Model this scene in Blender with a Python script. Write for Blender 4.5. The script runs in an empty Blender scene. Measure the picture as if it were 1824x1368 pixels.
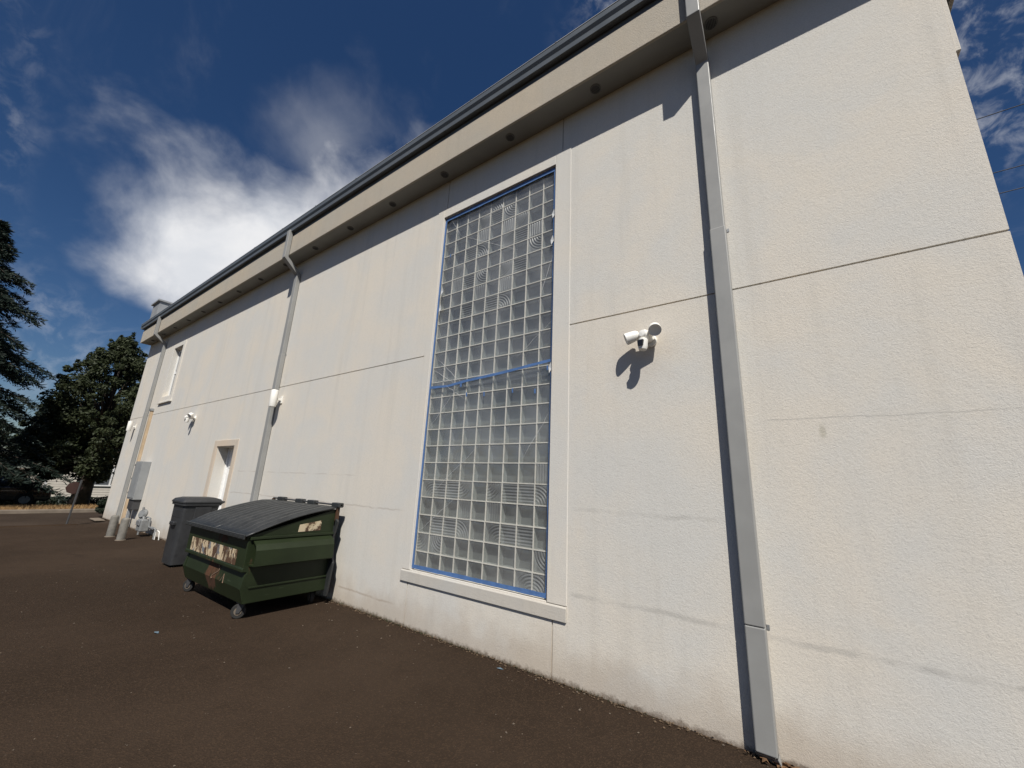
import bpy, math, random
import numpy as np
from mathutils import Vector, Matrix

random.seed(7)
rng = np.random.default_rng(7)
R_ = math.radians
scene = bpy.context.scene
COL = scene.collection

# ------------------------------------------------------------------ camera
cam_d = bpy.data.cameras.new('camera')
cam = bpy.data.objects.new('camera', cam_d)
COL.objects.link(cam)
cam_d.sensor_fit = 'HORIZONTAL'
cam_d.sensor_width = 36.0
cam_d.lens = 713.855 / 1824 * 36.0
cam_d.clip_start = 0.05
cam_d.clip_end = 2000
yaw, pitch, roll = -0.6318, 0.2501, 0.0463
F = Vector((math.sin(yaw) * math.cos(pitch), math.cos(yaw) * math.cos(pitch), math.sin(pitch)))
R0 = Vector((math.cos(yaw), -math.sin(yaw), 0))
U0 = R0.cross(F)
RR = math.cos(roll) * R0 + math.sin(roll) * U0
UU = -math.sin(roll) * R0 + math.cos(roll) * U0
m = Matrix.Identity(4)
for i in range(3):
    m[i][0], m[i][1], m[i][2] = RR[i], UU[i], -F[i]
m[0][3], m[1][3], m[2][3] = 3.8281, -3.4647, 1.5652
cam.matrix_world = m
scene.camera = cam

# ------------------------------------------------------------------ light and sky
SUN = Vector((0.90, -1.0, 1.65)).normalized()      # towards the sun
EXPOSURE = 0.08
world = bpy.data.worlds.new('World')
scene.world = world
world.use_nodes = True


class NT:
    """small helper round a node tree"""
    def __init__(s, nt):
        s.nt = nt
        nt.nodes.clear()

    def n(s, typ, **kw):
        nd = s.nt.nodes.new(typ)
        for k, v in kw.items():
            if k.startswith('i_'):
                key = k[2:]
                key = int(key) if key.isdigit() else key.replace('_', ' ')
                s.put(nd.inputs[key], v)
            else:
                setattr(nd, k, v)
        return nd

    def put(s, sock, v):
        if isinstance(v, bpy.types.NodeSocket):
            s.nt.links.new(v, sock)
        else:
            if sock.type == 'RGBA' and not isinstance(v, (int, float)) and len(v) == 3:
                v = (*v, 1)
            sock.default_value = v

    def math(s, op, a, b=0.0, c=0.0, clamp=False):
        nd = s.nt.nodes.new('ShaderNodeMath')
        nd.operation = op
        nd.use_clamp = clamp
        s.put(nd.inputs[0], a); s.put(nd.inputs[1], b); s.put(nd.inputs[2], c)
        return nd.outputs[0]

    def smooth(s, v, a, b, lo=0.0, hi=1.0):
        nd = s.nt.nodes.new('ShaderNodeMapRange')
        nd.interpolation_type = 'SMOOTHSTEP'
        nd.clamp = True
        s.put(nd.inputs[0], v); s.put(nd.inputs[1], a); s.put(nd.inputs[2], b)
        s.put(nd.inputs[3], lo); s.put(nd.inputs[4], hi)
        return nd.outputs[0]

    def mix(s, f, a, b, typ='MIX'):
        nd = s.nt.nodes.new('ShaderNodeMix')
        nd.data_type = 'RGBA'
        nd.blend_type = typ
        s.put(nd.inputs[0], f); s.put(nd.inputs[6], a); s.put(nd.inputs[7], b)
        return nd.outputs[2]

    def noise(s, vec, scale, detail=4, rough=0.55, dist=0.0):
        nd = s.n('ShaderNodeTexNoise')
        s.put(nd.inputs['Vector'], vec)
        nd.inputs['Scale'].default_value = scale
        nd.inputs['Detail'].default_value = detail
        nd.inputs['Roughness'].default_value = rough
        nd.inputs['Distortion'].default_value = dist
        return nd.outputs['Fac']

    def mapping(s, vec, loc=(0, 0, 0), rot=(0, 0, 0), sc=(1, 1, 1)):
        nd = s.n('ShaderNodeMapping')
        s.put(nd.inputs[0], vec)
        nd.inputs[1].default_value = loc
        nd.inputs[2].default_value = rot
        nd.inputs[3].default_value = sc
        return nd.outputs[0]

    def sep(s, vec):
        nd = s.n('ShaderNodeSeparateXYZ')
        s.put(nd.inputs[0], vec)
        return nd.outputs

    def comb(s, x, y, z=0.0):
        nd = s.n('ShaderNodeCombineXYZ')
        s.put(nd.inputs[0], x); s.put(nd.inputs[1], y); s.put(nd.inputs[2], z)
        return nd.outputs[0]


w = NT(world.node_tree)
sky = w.n('ShaderNodeTexSky', sky_type='NISHITA', sun_disc=False)
sky.sun_elevation = math.asin(SUN.z)
sky.sun_rotation = math.atan2(SUN.x, SUN.y)
sky.altitude = 600
sky.air_density = 1.0
sky.dust_density = 1.2
sky.ozone_density = 3.0
dirn = w.n('ShaderNodeTexCoord').outputs['Generated']
dx, dy, dz = w.sep(dirn)[:3]
zc = w.math('MAXIMUM', dz, 0.06)
u = w.math('DIVIDE', dx, zc)
v = w.math('DIVIDE', dy, zc)
plane = w.comb(u, v)
warp = w.n('ShaderNodeTexNoise'); w.put(warp.inputs['Vector'], dirn); warp.inputs['Scale'].default_value = 2.6; warp.inputs['Detail'].default_value = 4
wx, wy, wz = w.sep(warp.outputs['Color'])[:3]
uw = w.math('ADD', u, w.math('MULTIPLY', w.math('SUBTRACT', wx, 0.5), 0.35))
vw = w.math('ADD', v, w.math('MULTIPLY', w.math('SUBTRACT', wy, 0.5), 0.35))


def ell(cx, cy, rx, ry):
    a = w.math('DIVIDE', w.math('SUBTRACT', uw, cx), rx)
    b = w.math('DIVIDE', w.math('SUBTRACT', vw, cy), ry)
    return w.math('SQRT', w.math('ADD', w.math('MULTIPLY', a, a), w.math('MULTIPLY', b, b)))


streak = w.noise(w.mapping(dirn, rot=(0.4, 0.2, 0.5), sc=(1, 1, 1.5)), 3.2, 6, 0.52, 0.4)
fine = w.noise(dirn, 8.0, 7, 0.55, 0.3)
n1 = w.math('ADD', w.math('MULTIPLY', w.math('SUBTRACT', streak, 0.5), 1.3), w.math('MULTIPLY', w.math('SUBTRACT', fine, 0.5), 0.7))
big = w.smooth(w.math('SUBTRACT', w.math('ADD', 1.12, w.math('MULTIPLY', n1, 0.80)), ell(-2.18, 0.84, 1.10, 0.69)), -0.10, 0.55)
wisp = w.math('MULTIPLY', w.smooth(w.math('SUBTRACT', w.math('ADD', 1.0, w.math('MULTIPLY', n1, 1.6)), ell(-1.12, 0.40, 0.30, 0.20)), -0.1, 1.3), 0.22)
# thin high veil and cloudlets that go on over the whole sky
veil = w.math('MULTIPLY', w.smooth(w.noise(w.mapping(plane, rot=(0, 0, -0.4), sc=(1.0, 2.0, 1)), 1.3, 9, 0.62, 0.5), 0.56, 0.85), 0.14)
cells = w.math('MULTIPLY', w.smooth(w.noise(dirn, 26.0, 6, 0.6, 0.4), 0.42, 0.70), w.math('MAXIMUM', w.smooth(w.noise(dirn, 2.2, 2, 0.5), 0.52, 0.68), w.smooth(ell(0.45, 1.15, 0.6, 0.75), 0.3, 1.1, 1.0, 0.0)))
veil = w.math('MAXIMUM', veil, w.math('MULTIPLY', cells, 0.30))
mask = w.math('MAXIMUM', w.math('MAXIMUM', big, wisp), veil, clamp=True)
mask = w.math('MULTIPLY', mask, w.smooth(dz, 0.02, 0.16))
# cloud brightness: sunlit white with softly greyer folds
ccol = w.mix(w.smooth(fine, 0.35, 0.7), (13.6, 14.0, 14.8), (16.4, 16.4, 16.6))
hs = w.n('ShaderNodeHueSaturation'); hs.inputs['Saturation'].default_value = 1.24; hs.inputs['Hue'].default_value = 0.506; hs.inputs['Value'].default_value = 1.08
w.put(hs.inputs['Color'], sky.outputs[0])
skycol = w.mix(mask, hs.outputs[0], ccol)
bg = w.n('ShaderNodeBackground')
w.put(bg.inputs[0], skycol)
bg.inputs[1].default_value = 0.05
wo = w.n('ShaderNodeOutputWorld')
w.nt.links.new(bg.outputs[0], wo.inputs[0])

sl = bpy.data.lights.new('sun', 'SUN')
sl.energy = 5.0
sl.angle = R_(0.53)
sl.color = (1.0, 0.955, 0.88)
sun = bpy.data.objects.new('sun', sl)
COL.objects.link(sun)
sun.location = (6, -8, 14)
sun.rotation_euler = (-SUN).to_track_quat('-Z', 'Y').to_euler()

scene.view_settings.view_transform = 'Standard'
scene.view_settings.look = 'None'
scene.view_settings.exposure = EXPOSURE
scene.view_settings.gamma = 1.0
scene.view_settings.use_curve_mapping = False
scene.render.engine = 'CYCLES'
scene.cycles.max_bounces = 8
scene.cycles.transparent_max_bounces = 16
scene.cycles.caustics_reflective = False
scene.cycles.caustics_refractive = False


# ------------------------------------------------------------------ mesh helpers
def wloc(o):
    v = Vector((0, 0, 0))
    while o is not None:
        v += o.location
        o = o.parent
    return v


class MB:
    def __init__(s):
        s.v, s.f, s.mi, s.cur = [], [], [], 0

    def poly(s, pts, mi=None):
        b = len(s.v)
        s.v += [tuple(p) for p in pts]
        s.f.append(tuple(range(b, b + len(pts))))
        s.mi.append(s.cur if mi is None else mi)

    def raw(s, vs, fs, mi=None):
        b = len(s.v)
        s.v += [tuple(p) for p in vs]
        for f in fs:
            s.f.append(tuple(i + b for i in f))
            s.mi.append(s.cur if mi is None else mi)
        return s

    def box(s, x0, x1, y0, y1, z0, z1, mi=None):
        vs = [(x, y, z) for z in (z0, z1) for y in (y0, y1) for x in (x0, x1)]
        return s.raw(vs, [(0, 2, 3, 1), (4, 5, 7, 6), (0, 1, 5, 4), (2, 6, 7, 3), (0, 4, 6, 2), (1, 3, 7, 5)], mi)

    def prism(s, pts, axis, a, b, mi=None):
        """polygon in the plane across `axis` (order: x->(y,z), y->(x,z), z->(x,y)) pushed from a to b"""
        ar = sum(pts[i][0] * pts[(i + 1) % len(pts)][1] - pts[(i + 1) % len(pts)][0] * pts[i][1] for i in range(len(pts)))
        flip = ar < 0
        if axis == 'y':
            flip = not flip
        if flip:
            pts = pts[::-1]
        def P(p, t):
            return {'x': (t, p[0], p[1]), 'y': (p[0], t, p[1]), 'z': (p[0], p[1], t)}[axis]
        n = len(pts)
        vs = [P(p, a) for p in pts] + [P(p, b) for p in pts]
        fs = [tuple(range(n - 1, -1, -1)), tuple(range(n, 2 * n))]
        fs += [(i, (i + 1) % n, n + (i + 1) % n, n + i) for i in range(n)]
        return s.raw(vs, fs, mi)

    def cyl(s, p0, p1, r0, r1=None, n=16, mi=None, caps=True):
        r1 = r0 if r1 is None else r1
        p0, p1 = Vector(p0), Vector(p1)
        d = (p1 - p0).normalized()
        a = d.orthogonal().normalized()
        b = d.cross(a)
        vs = []
        for p, r in ((p0, r0), (p1, r1)):
            for i in range(n):
                t = 2 * math.pi * i / n
                vs.append(p + r * (math.cos(t) * a + math.sin(t) * b))
        fs = [(i, (i + 1) % n, n + (i + 1) % n, n + i) for i in range(n)]
        if caps:
            fs += [tuple(range(n - 1, -1, -1)), tuple(range(n, 2 * n))]
        return s.raw(vs, fs, mi)

    def tube(s, pts, r, n=8, mi=None):
        pts = [Vector(p) for p in pts]
        rs = r if isinstance(r, (list, tuple)) else [r] * len(pts)
        vs, prev = [], None
        for k, p in enumerate(pts):
            d = (pts[min(k + 1, len(pts) - 1)] - pts[max(k - 1, 0)]).normalized()
            a = d.orthogonal().normalized() if prev is None else (prev - d * prev.dot(d)).normalized()
            prev = a
            b = d.cross(a)
            for i in range(n):
                t = 2 * math.pi * i / n
                vs.append(p + rs[k] * (math.cos(t) * a + math.sin(t) * b))
        fs = []
        for k in range(len(pts) - 1):
            for i in range(n):
                j = (i + 1) % n
                fs.append((k * n + i, k * n + j, (k + 1) * n + j, (k + 1) * n + i))
        fs += [tuple(range(n - 1, -1, -1)), tuple(range((len(pts) - 1) * n, len(pts) * n))]
        return s.raw(vs, fs, mi)

    def lathe(s, prof, o, d, n=20, mi=None):
        """profile [(radius, height)] turned round direction d at o"""
        o, d = Vector(o), Vector(d).normalized()
        a = d.orthogonal().normalized()
        b = d.cross(a)
        vs = []
        for r, h in prof:
            for i in range(n):
                t = 2 * math.pi * i / n
                vs.append(o + d * h + max(r, 1e-4) * (math.cos(t) * a + math.sin(t) * b))
        fs = []
        for k in range(len(prof) - 1):
            for i in range(n):
                j = (i + 1) % n
                fs.append((k * n + i, k * n + j, (k + 1) * n + j, (k + 1) * n + i))
        fs += [tuple(range(n - 1, -1, -1)), tuple(range((len(prof) - 1) * n, len(prof) * n))]
        return s.raw(vs, fs, mi)

    def mesh(s, name, mats, off=(0, 0, 0), smooth=False):
        me = bpy.data.meshes.new(name)
        off = Vector(off)
        me.from_pydata([tuple(Vector(p) - off) for p in s.v], [], s.f)
        for mt in (mats if isinstance(mats, (list, tuple)) else [mats]):
            me.materials.append(mt)
        me.polygons.foreach_set('material_index', s.mi)
        if smooth:
            me.polygons.foreach_set('use_smooth', [True] * len(s.f))
        me.update()
        return me

    def build(s, name, mats, parent=None, smooth=False, bevel=0.0, at=None, segs=2, auto=None):
        off = wloc(parent) if parent is not None else Vector(at or (0, 0, 0))
        o = bpy.data.objects.new(name, s.mesh(name, mats, off, smooth or auto is not None))
        COL.objects.link(o)
        if parent is not None:
            o.parent = parent
        else:
            o.location = off
        if auto is not None:
            try:
                o.data.set_sharp_from_angle(angle=R_(auto))
            except Exception:
                pass
        if bevel:
            md = o.modifiers.new('bevel', 'BEVEL')
            md.width = bevel
            md.segments = segs
            md.limit_method = 'ANGLE'
            md.angle_limit = R_(40)
        return o


def tag(o, label=None, cat=None, group=None, kind=None):
    if label: o['label'] = label
    if cat: o['category'] = cat
    if group: o['group'] = group
    if kind: o['kind'] = kind
    return o


def thing(name, loc, label, cat, group=None):
    o = bpy.data.objects.new(name, None)
    COL.objects.link(o)
    o.location = loc
    o.empty_display_size = 0.2
    return tag(o, label, cat, group)


def copy_tree(o, parent=None):
    c = o.copy()
    COL.objects.link(c)
    c.parent = parent
    for ch in list(o.children):
        copy_tree(ch, c)
    return c


# ------------------------------------------------------------------ materials
def mat(name, base, rough=0.6, metal=0.0, var=0.0, vscale=3.0, bump=0.0, bscale=60.0, spec=0.5, coat=0.0, var2=None):
    mt = bpy.data.materials.new(name)
    mt.use_nodes = True
    t = NT(mt.node_tree)
    pos = t.n('ShaderNodeNewGeometry').outputs['Position']
    col = (*base, 1)
    b = t.n('ShaderNodeBsdfPrincipled')
    if var:
        f = t.smooth(t.noise(pos, vscale, 5, 0.6), 0.3, 0.7)
        dark = tuple(c * (1 - var) for c in base)
        lite = tuple(min(1, c * (1 + var)) for c in base)
        if var2:
            lite = var2
        col = t.mix(f, dark, lite)
        t.put(b.inputs['Roughness'], t.smooth(t.noise(pos, vscale * 4, 4), 0.2, 0.8, max(0, rough - 0.1), min(1, rough + 0.1)))
    else:
        b.inputs['Roughness'].default_value = rough
    t.put(b.inputs['Base Color'], col)
    b.inputs['Metallic'].default_value = metal
    b.inputs['Specular IOR Level'].default_value = spec
    b.inputs['Coat Weight'].default_value = coat
    if bump:
        bp = t.n('ShaderNodeBump')
        bp.inputs['Strength'].default_value = bump
        bp.inputs['Distance'].default_value = 0.01
        t.put(bp.inputs['Height'], t.noise(pos, bscale, 4, 0.6))
        t.put(b.inputs['Normal'], bp.outputs[0])
    o = t.n('ShaderNodeOutputMaterial')
    t.nt.links.new(b.outputs[0], o.inputs[0])
    return mt


def stucco_material(name, base, dirt=True, grit=1.0):
    mt = bpy.data.materials.new(name)
    mt.use_nodes = True
    t = NT(mt.node_tree)
    pos = t.n('ShaderNodeNewGeometry').outputs['Position']
    x, y, z = t.sep(pos)[:3]
    # weathering: broad warm and cool mottles, vertical run marks
    broad = t.noise(pos, 0.9, 5, 0.6, 0.3)
    warm = t.mix(t.smooth(broad, 0.35, 0.68), tuple(c * k for c, k in zip(base, (0.95, 0.965, 0.985))), tuple(c * k for c, k in zip(base, (1.04, 1.0, 0.95))))
    runs = t.noise(t.mapping(pos, sc=(5.0, 5.0, 0.25)), 1.6, 5, 0.6)
    col = t.mix(t.smooth(runs, 0.48, 0.78, 0.0, 0.26), warm, tuple(c * k for c, k in zip(base, (0.72, 0.71, 0.69))))
    # trowelled sand grain
    grain = t.noise(pos, 170, 3, 0.7)
    col = t.mix(t.smooth(grain, 0.32, 0.50, 0.40 * grit, 0.0), col, tuple(c * 0.62 for c in base))
    worm = t.noise(pos, 75, 3, 0.65, 0.5)
    col = t.mix(t.smooth(worm, 0.36, 0.52, 0.18 * grit, 0.0), col, tuple(c * 0.66 for c in base))
    if dirt:
        # splash dirt from the ground
        spl = t.math('ADD', z, t.math('MULTIPLY', t.math('SUBTRACT', t.noise(pos, 3.0, 6, 0.65), 0.5), 0.55))
        col = t.mix(t.smooth(spl, 0.02, 0.42, 0.50, 0.0), col, (0.36, 0.285, 0.21))
        spl2 = t.math('ADD', z, t.math('MULTIPLY', t.math('SUBTRACT', t.noise(pos, 22.0, 5, 0.7), 0.5), 0.12))
        col = t.mix(t.smooth(spl2, 0.0, 0.05, 0.75, 0.0), col, (0.12, 0.085, 0.06))
        # wandering hairline cracks and the old tide marks beside them
        def hair(zl, x0, x1, amp, wid, strength, colr):
            global _
            wob = t.math('ADD', t.math('MULTIPLY', t.math('SUBTRACT', t.noise(t.comb(x, 3.7 * zl, 0), 2.0, 6, 0.65), 0.5), amp),
                         t.math('MULTIPLY', t.math('SUBTRACT', t.noise(t.comb(x, zl, 0), 30.0, 2), 0.5), 0.012))
            d = t.math('ABSOLUTE', t.math('SUBTRACT', z, t.math('ADD', zl, wob)))
            k = t.smooth(d, wid * 0.25, wid, strength, 0.0)
            k = t.math('MULTIPLY', k, t.smooth(x, x0, x0 + 0.1))
            k = t.math('MULTIPLY', k, t.smooth(x, x1 - 0.3, x1, 1.0, 0.0))
            k = t.math('MULTIPLY', k, t.smooth(t.noise(t.comb(x, zl * 9, 0), 3.0, 3), 0.36, 0.5, 0.25, 1.0))
            return k, colr
        grey = tuple(c * 0.55 for c in base)
        for args in ((0.69, 2.03, 4.9, 0.06, 0.026, 0.42, grey), (1.39, 2.03, 3.4, 0.10, 0.024, 0.34, grey),
                     (2.11, 3.6, 4.97, 0.05, 0.007, 0.45, grey), (0.19, -1.4, -0.12, 0.06, 0.016, 0.5, (0.33, 0.26, 0.2)),
                     (1.22, -5.4, -0.13, 0.09, 0.014, 0.38, (0.34, 0.28, 0.23)), (1.62, -5.3, -1.2, 0.06, 0.012, 0.32, (0.34, 0.28, 0.23))):
            k, cc = hair(*args)
            col = t.mix(k, col, cc)
        # grime under and round the fittings
        def smudge(cx, cz, rx, rz, s, cc):
            nonlocal col
            a = t.math('DIVIDE', t.math('SUBTRACT', x, cx), rx)
            b = t.math('DIVIDE', t.math('SUBTRACT', z, cz), rz)
            r = t.math('SQRT', t.math('ADD', t.math('MULTIPLY', a, a), t.math('MULTIPLY', b, b)))
            r = t.math('ADD', r, t.math('MULTIPLY', t.math('SUBTRACT', t.noise(pos, 6, 4), 0.5), 0.8))
            col = t.mix(t.smooth(r, 0.2, 1.1, s, 0.0), col, cc)
        smudge(2.75, 2.75, 0.35, 0.4, 0.22, (0.50, 0.40, 0.31))
        smudge(3.95, 2.02, 0.025, 0.06, 0.4, (0.3, 0.28, 0.2))
    b = t.n('ShaderNodeBsdfPrincipled')
    t.put(b.inputs['Base Color'], col)
    b.inputs['Roughness'].default_value = 0.92
    b.inputs['Specular IOR Level'].default_value = 0.2
    h = t.math('ADD', t.math('MULTIPLY', grain, 0.5), t.math('ADD', t.math('MULTIPLY', worm, 0.7), t.math('MULTIPLY', t.noise(pos, 5, 3), 0.5)))
    bp = t.n('ShaderNodeBump')
    bp.inputs['Strength'].default_value = min(1.0, 0.5 * grit)
    bp.inputs['Distance'].default_value = 0.006
    t.put(bp.inputs['Height'], h)
    t.put(b.inputs['Normal'], bp.outputs[0])
    o = t.n('ShaderNodeOutputMaterial')
    t.nt.links.new(b.outputs[0], o.inputs[0])
    return mt


def asphalt_material(name, base, specks=0.5):
    mt = bpy.data.materials.new(name)
    mt.use_nodes = True
    t = NT(mt.node_tree)
    pos = t.n('ShaderNodeNewGeometry').outputs['Position']
    broad = t.noise(pos, 0.35, 6, 0.6, 0.4)
    col = t.mix(t.smooth(broad, 0.3, 0.7), tuple(c * 0.70 for c in base), tuple(c * k for c, k in zip(base, (1.22, 1.27, 1.36))))
    mid = t.noise(pos, 4.5, 5, 0.65)
    col = t.mix(t.smooth(mid, 0.45, 0.75, 0, 0.35), col, tuple(c * 0.6 for c in base))
    agg = t.n('ShaderNodeTexVoronoi'); t.put(agg.inputs['Vector'], pos); agg.inputs['Scale'].default_value = 110
    ac = t.sep(agg.outputs['Color'])[0]
    col = t.mix(t.smooth(ac, 0.55, 1.0, 0.0, 0.55), col, tuple(c * 1.9 for c in base))
    dots = t.n('ShaderNodeTexVoronoi'); t.put(dots.inputs['Vector'], pos); dots.inputs['Scale'].default_value = 26
    dsel = t.sep(dots.outputs['Color'])
    k = t.math('MULTIPLY', t.smooth(dots.outputs['Distance'], 0.05, 0.14, 1.0, 0.0), t.math('GREATER_THAN', dsel[1], 0.80))
    col = t.mix(t.math('MULTIPLY', k, specks), col, (0.13, 0.105, 0.085))
    # old oil spots
    oil = t.smooth(t.noise(pos, 1.6, 4, 0.5, 0.5), 0.66, 0.78, 0, 0.55)
    col = t.mix(oil, col, tuple(c * 0.45 for c in base))
    b = t.n('ShaderNodeBsdfPrincipled')
    t.put(b.inputs['Base Color'], col)
    b.inputs['Roughness'].default_value = 0.95
    b.inputs['Specular IOR Level'].default_value = 0.15
    bp = t.n('ShaderNodeBump')
    bp.inputs['Strength'].default_value = 0.7
    bp.inputs['Distance'].default_value = 0.006
    t.put(bp.inputs['Height'], t.math('ADD', agg.outputs['Distance'], t.math('MULTIPLY', t.noise(pos, 40, 4), 0.6)))
    t.put(b.inputs['Normal'], bp.outputs[0])
    o = t.n('ShaderNodeOutputMaterial')
    t.nt.links.new(b.outputs[0], o.inputs[0])
    return mt


def leaf_material(name, c0, c1, trans=0.25):
    mt = bpy.data.materials.new(name)
    mt.use_nodes = True
    t = NT(mt.node_tree)
    g = t.n('ShaderNodeNewGeometry')
    f = t.math('ADD', t.math('MULTIPLY', g.outputs['Random Per Island'], 0.6), t.math('MULTIPLY', t.noise(g.outputs['Position'], 0.8, 3), 0.5))
    col = t.mix(f, c0, c1)
    d = t.n('ShaderNodeBsdfPrincipled')
    t.put(d.inputs['Base Color'], col)
    d.inputs['Roughness'].default_value = 0.6
    d.inputs['Specular IOR Level'].default_value = 0.25
    tr = t.n('ShaderNodeBsdfTranslucent')
    t.put(tr.inputs[0], col)
    mx = t.n('ShaderNodeMixShader'); mx.inputs[0].default_value = trans
    t.nt.links.new(d.outputs[0], mx.inputs[1]); t.nt.links.new(tr.outputs[0], mx.inputs[2])
    o = t.n('ShaderNodeOutputMaterial')
    t.nt.links.new(mx.outputs[0], o.inputs[0])
    return mt


def thin_glass(name, tint, refl=0.12, rough=0.03, haze=0.0, bump=0.0, bscale=10.0):
    """clear pane that lets sun and sky straight through and mirrors by fresnel; optional milky haze"""
    mt = bpy.data.materials.new(name)
    mt.use_nodes = True
    t = NT(mt.node_tree)
    pos = t.n('ShaderNodeNewGeometry').outputs['Position']
    tp = t.n('ShaderNodeBsdfTransparent'); t.put(tp.inputs[0], tint)
    gl = t.n('ShaderNodeBsdfGlossy'); gl.inputs['Roughness'].default_value = rough
    gl.inputs['Color'].default_value = (0.95, 0.95, 0.95, 1)
    fr = t.n('ShaderNodeFresnel')
    t.put(fr.inputs[0], t.math('SUBTRACT', 1.5, t.math('MULTIPLY', t.n('ShaderNodeNewGeometry').outputs['Backfacing'], 1.5 - 1 / 1.5)))
    if bump:
        bp = t.n('ShaderNodeBump'); bp.inputs['Strength'].default_value = bump; bp.inputs['Distance'].default_value = 0.01
        t.put(bp.inputs['Height'], t.noise(pos, bscale, 4, 0.55, 0.8))
        t.put(gl.inputs['Normal'], bp.outputs[0])
    base = tp.outputs[0]
    if haze:
        di = t.n('ShaderNodeBsdfDiffuse'); di.inputs[0].default_value = (0.75, 0.76, 0.76, 1)
        tl = t.n('ShaderNodeBsdfTranslucent'); tl.inputs[0].default_value = (0.75, 0.76, 0.76, 1)
        a = t.n('ShaderNodeMixShader'); a.inputs[0].default_value = 0.4
        t.nt.links.new(di.outputs[0], a.inputs[1]); t.nt.links.new(tl.outputs[0], a.inputs[2])
        h = t.n('ShaderNodeMixShader')
        t.put(h.inputs[0], t.smooth(t.noise(pos, 1.3, 5, 0.6, 0.4), 0.3, 0.7, haze * 0.6, haze * 1.4))
        t.nt.links.new(tp.outputs[0], h.inputs[1]); t.nt.links.new(a.outputs[0], h.inputs[2])
        base = h.outputs[0]
    mx = t.n('ShaderNodeMixShader')
    t.put(mx.inputs[0], t.math('MULTIPLY', fr.outputs[0], refl / 0.04))
    t.nt.links.new(base, mx.inputs[1]); t.nt.links.new(gl.outputs[0], mx.inputs[2])
    o = t.n('ShaderNodeOutputMaterial')
    t.nt.links.new(mx.outputs[0], o.inputs[0])
    return mt


def painted_steel(name, base, rust=(0.075, 0.035, 0.018), lo=0.60, hi=0.70, bands=()):
    """worn enamel: faded paint, rust blotches and runs, scuffs"""
    mt = bpy.data.materials.new(name)
    mt.use_nodes = True
    t = NT(mt.node_tree)
    pos = t.n('ShaderNodeNewGeometry').outputs['Position']
    x, y, z = t.sep(pos)[:3]
    col = t.mix(t.smooth(t.noise(pos, 2.0, 5), 0.3, 0.7), tuple(c * 0.8 for c in base), tuple(c * 1.2 for c in base))
    n2 = t.math('ADD', t.math('MULTIPLY', t.noise(pos, 2.6, 7, 0.68), 0.6), t.math('MULTIPLY', t.noise(t.mapping(pos, sc=(9, 9, 1.2)), 1.5, 4), 0.4))
    for cx, cz, rx, rz, s in bands:
        a = t.math('DIVIDE', t.math('SUBTRACT', x, cx), rx); b2 = t.math('DIVIDE', t.math('SUBTRACT', z, cz), rz)
        r = t.math('SQRT', t.math('ADD', t.math('MULTIPLY', a, a), t.math('MULTIPLY', b2, b2)))
        n2 = t.math('ADD', n2, t.smooth(r, 0.3, 1.1, s, 0.0))
    k = t.smooth(n2, lo, hi)
    col = t.mix(k, col, t.mix(t.noise(pos, 30, 3), tuple(c * 0.7 for c in rust), tuple(c * 1.5 for c in rust)))
    scr = t.smooth(t.noise(t.mapping(pos, rot=(0.2, 0.4, 0.1), sc=(3, 3, 30)), 2.0, 3), 0.68, 0.74, 0, 0.35)
    col = t.mix(scr, col, tuple(min(1, c * 2.4 + 0.03) for c in base))
    b = t.n('ShaderNodeBsdfPrincipled')
    t.put(b.inputs['Base Color'], col)
    t.put(b.inputs['Roughness'], t.math('ADD', 0.5, t.math('MULTIPLY', k, 0.4)))
    b.inputs['Specular IOR Level'].default_value = 0.3
    bp = t.n('ShaderNodeBump'); bp.inputs['Strength'].default_value = 0.25; bp.inputs['Distance'].default_value = 0.01
    t.put(bp.inputs['Height'], t.math('ADD', t.noise(pos, 5, 3), t.math('MULTIPLY', k, 0.3)))
    t.put(b.inputs['Normal'], bp.outputs[0])
    o = t.n('ShaderNodeOutputMaterial')
    t.nt.links.new(b.outputs[0], o.inputs[0])
    return mt


def peeled_decal(name, paper, under, ink, thr=0.5, streaks=(7, 7, 2.2)):
    mt = bpy.data.materials.new(name)
    mt.use_nodes = True
    t = NT(mt.node_tree)
    pos = t.n('ShaderNodeNewGeometry').outputs['Position']
    big = t.noise(t.mapping(pos, sc=(1.0, 1.0, 0.35)), 4.0, 2)
    tear = t.noise(t.mapping(pos, sc=streaks), 3.4, 7, 0.72, 0.5)
    f = t.math('ADD', t.math('MULTIPLY', big, 0.55), t.math('MULTIPLY', tear, 0.45))
    k = t.smooth(f, thr - 0.008, thr + 0.008)
    pcol = t.mix(t.smooth(t.noise(pos, 9, 4), 0.55, 0.62), paper, ink)
    col = t.mix(k, t.mix(t.noise(pos, 14, 4), tuple(c * 0.7 for c in under), tuple(c * 1.6 for c in under)), pcol)
    b = t.n('ShaderNodeBsdfPrincipled')
    t.put(b.inputs['Base Color'], col)
    b.inputs['Roughness'].default_value = 0.8
    bp = t.n('ShaderNodeBump'); bp.inputs['Strength'].default_value = 0.4; bp.inputs['Distance'].default_value = 0.004
    t.put(bp.inputs['Height'], k)
    t.put(b.inputs['Normal'], bp.outputs[0])
    o = t.n('ShaderNodeOutputMaterial')
    t.nt.links.new(b.outputs[0], o.inputs[0])
    return mt


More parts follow.
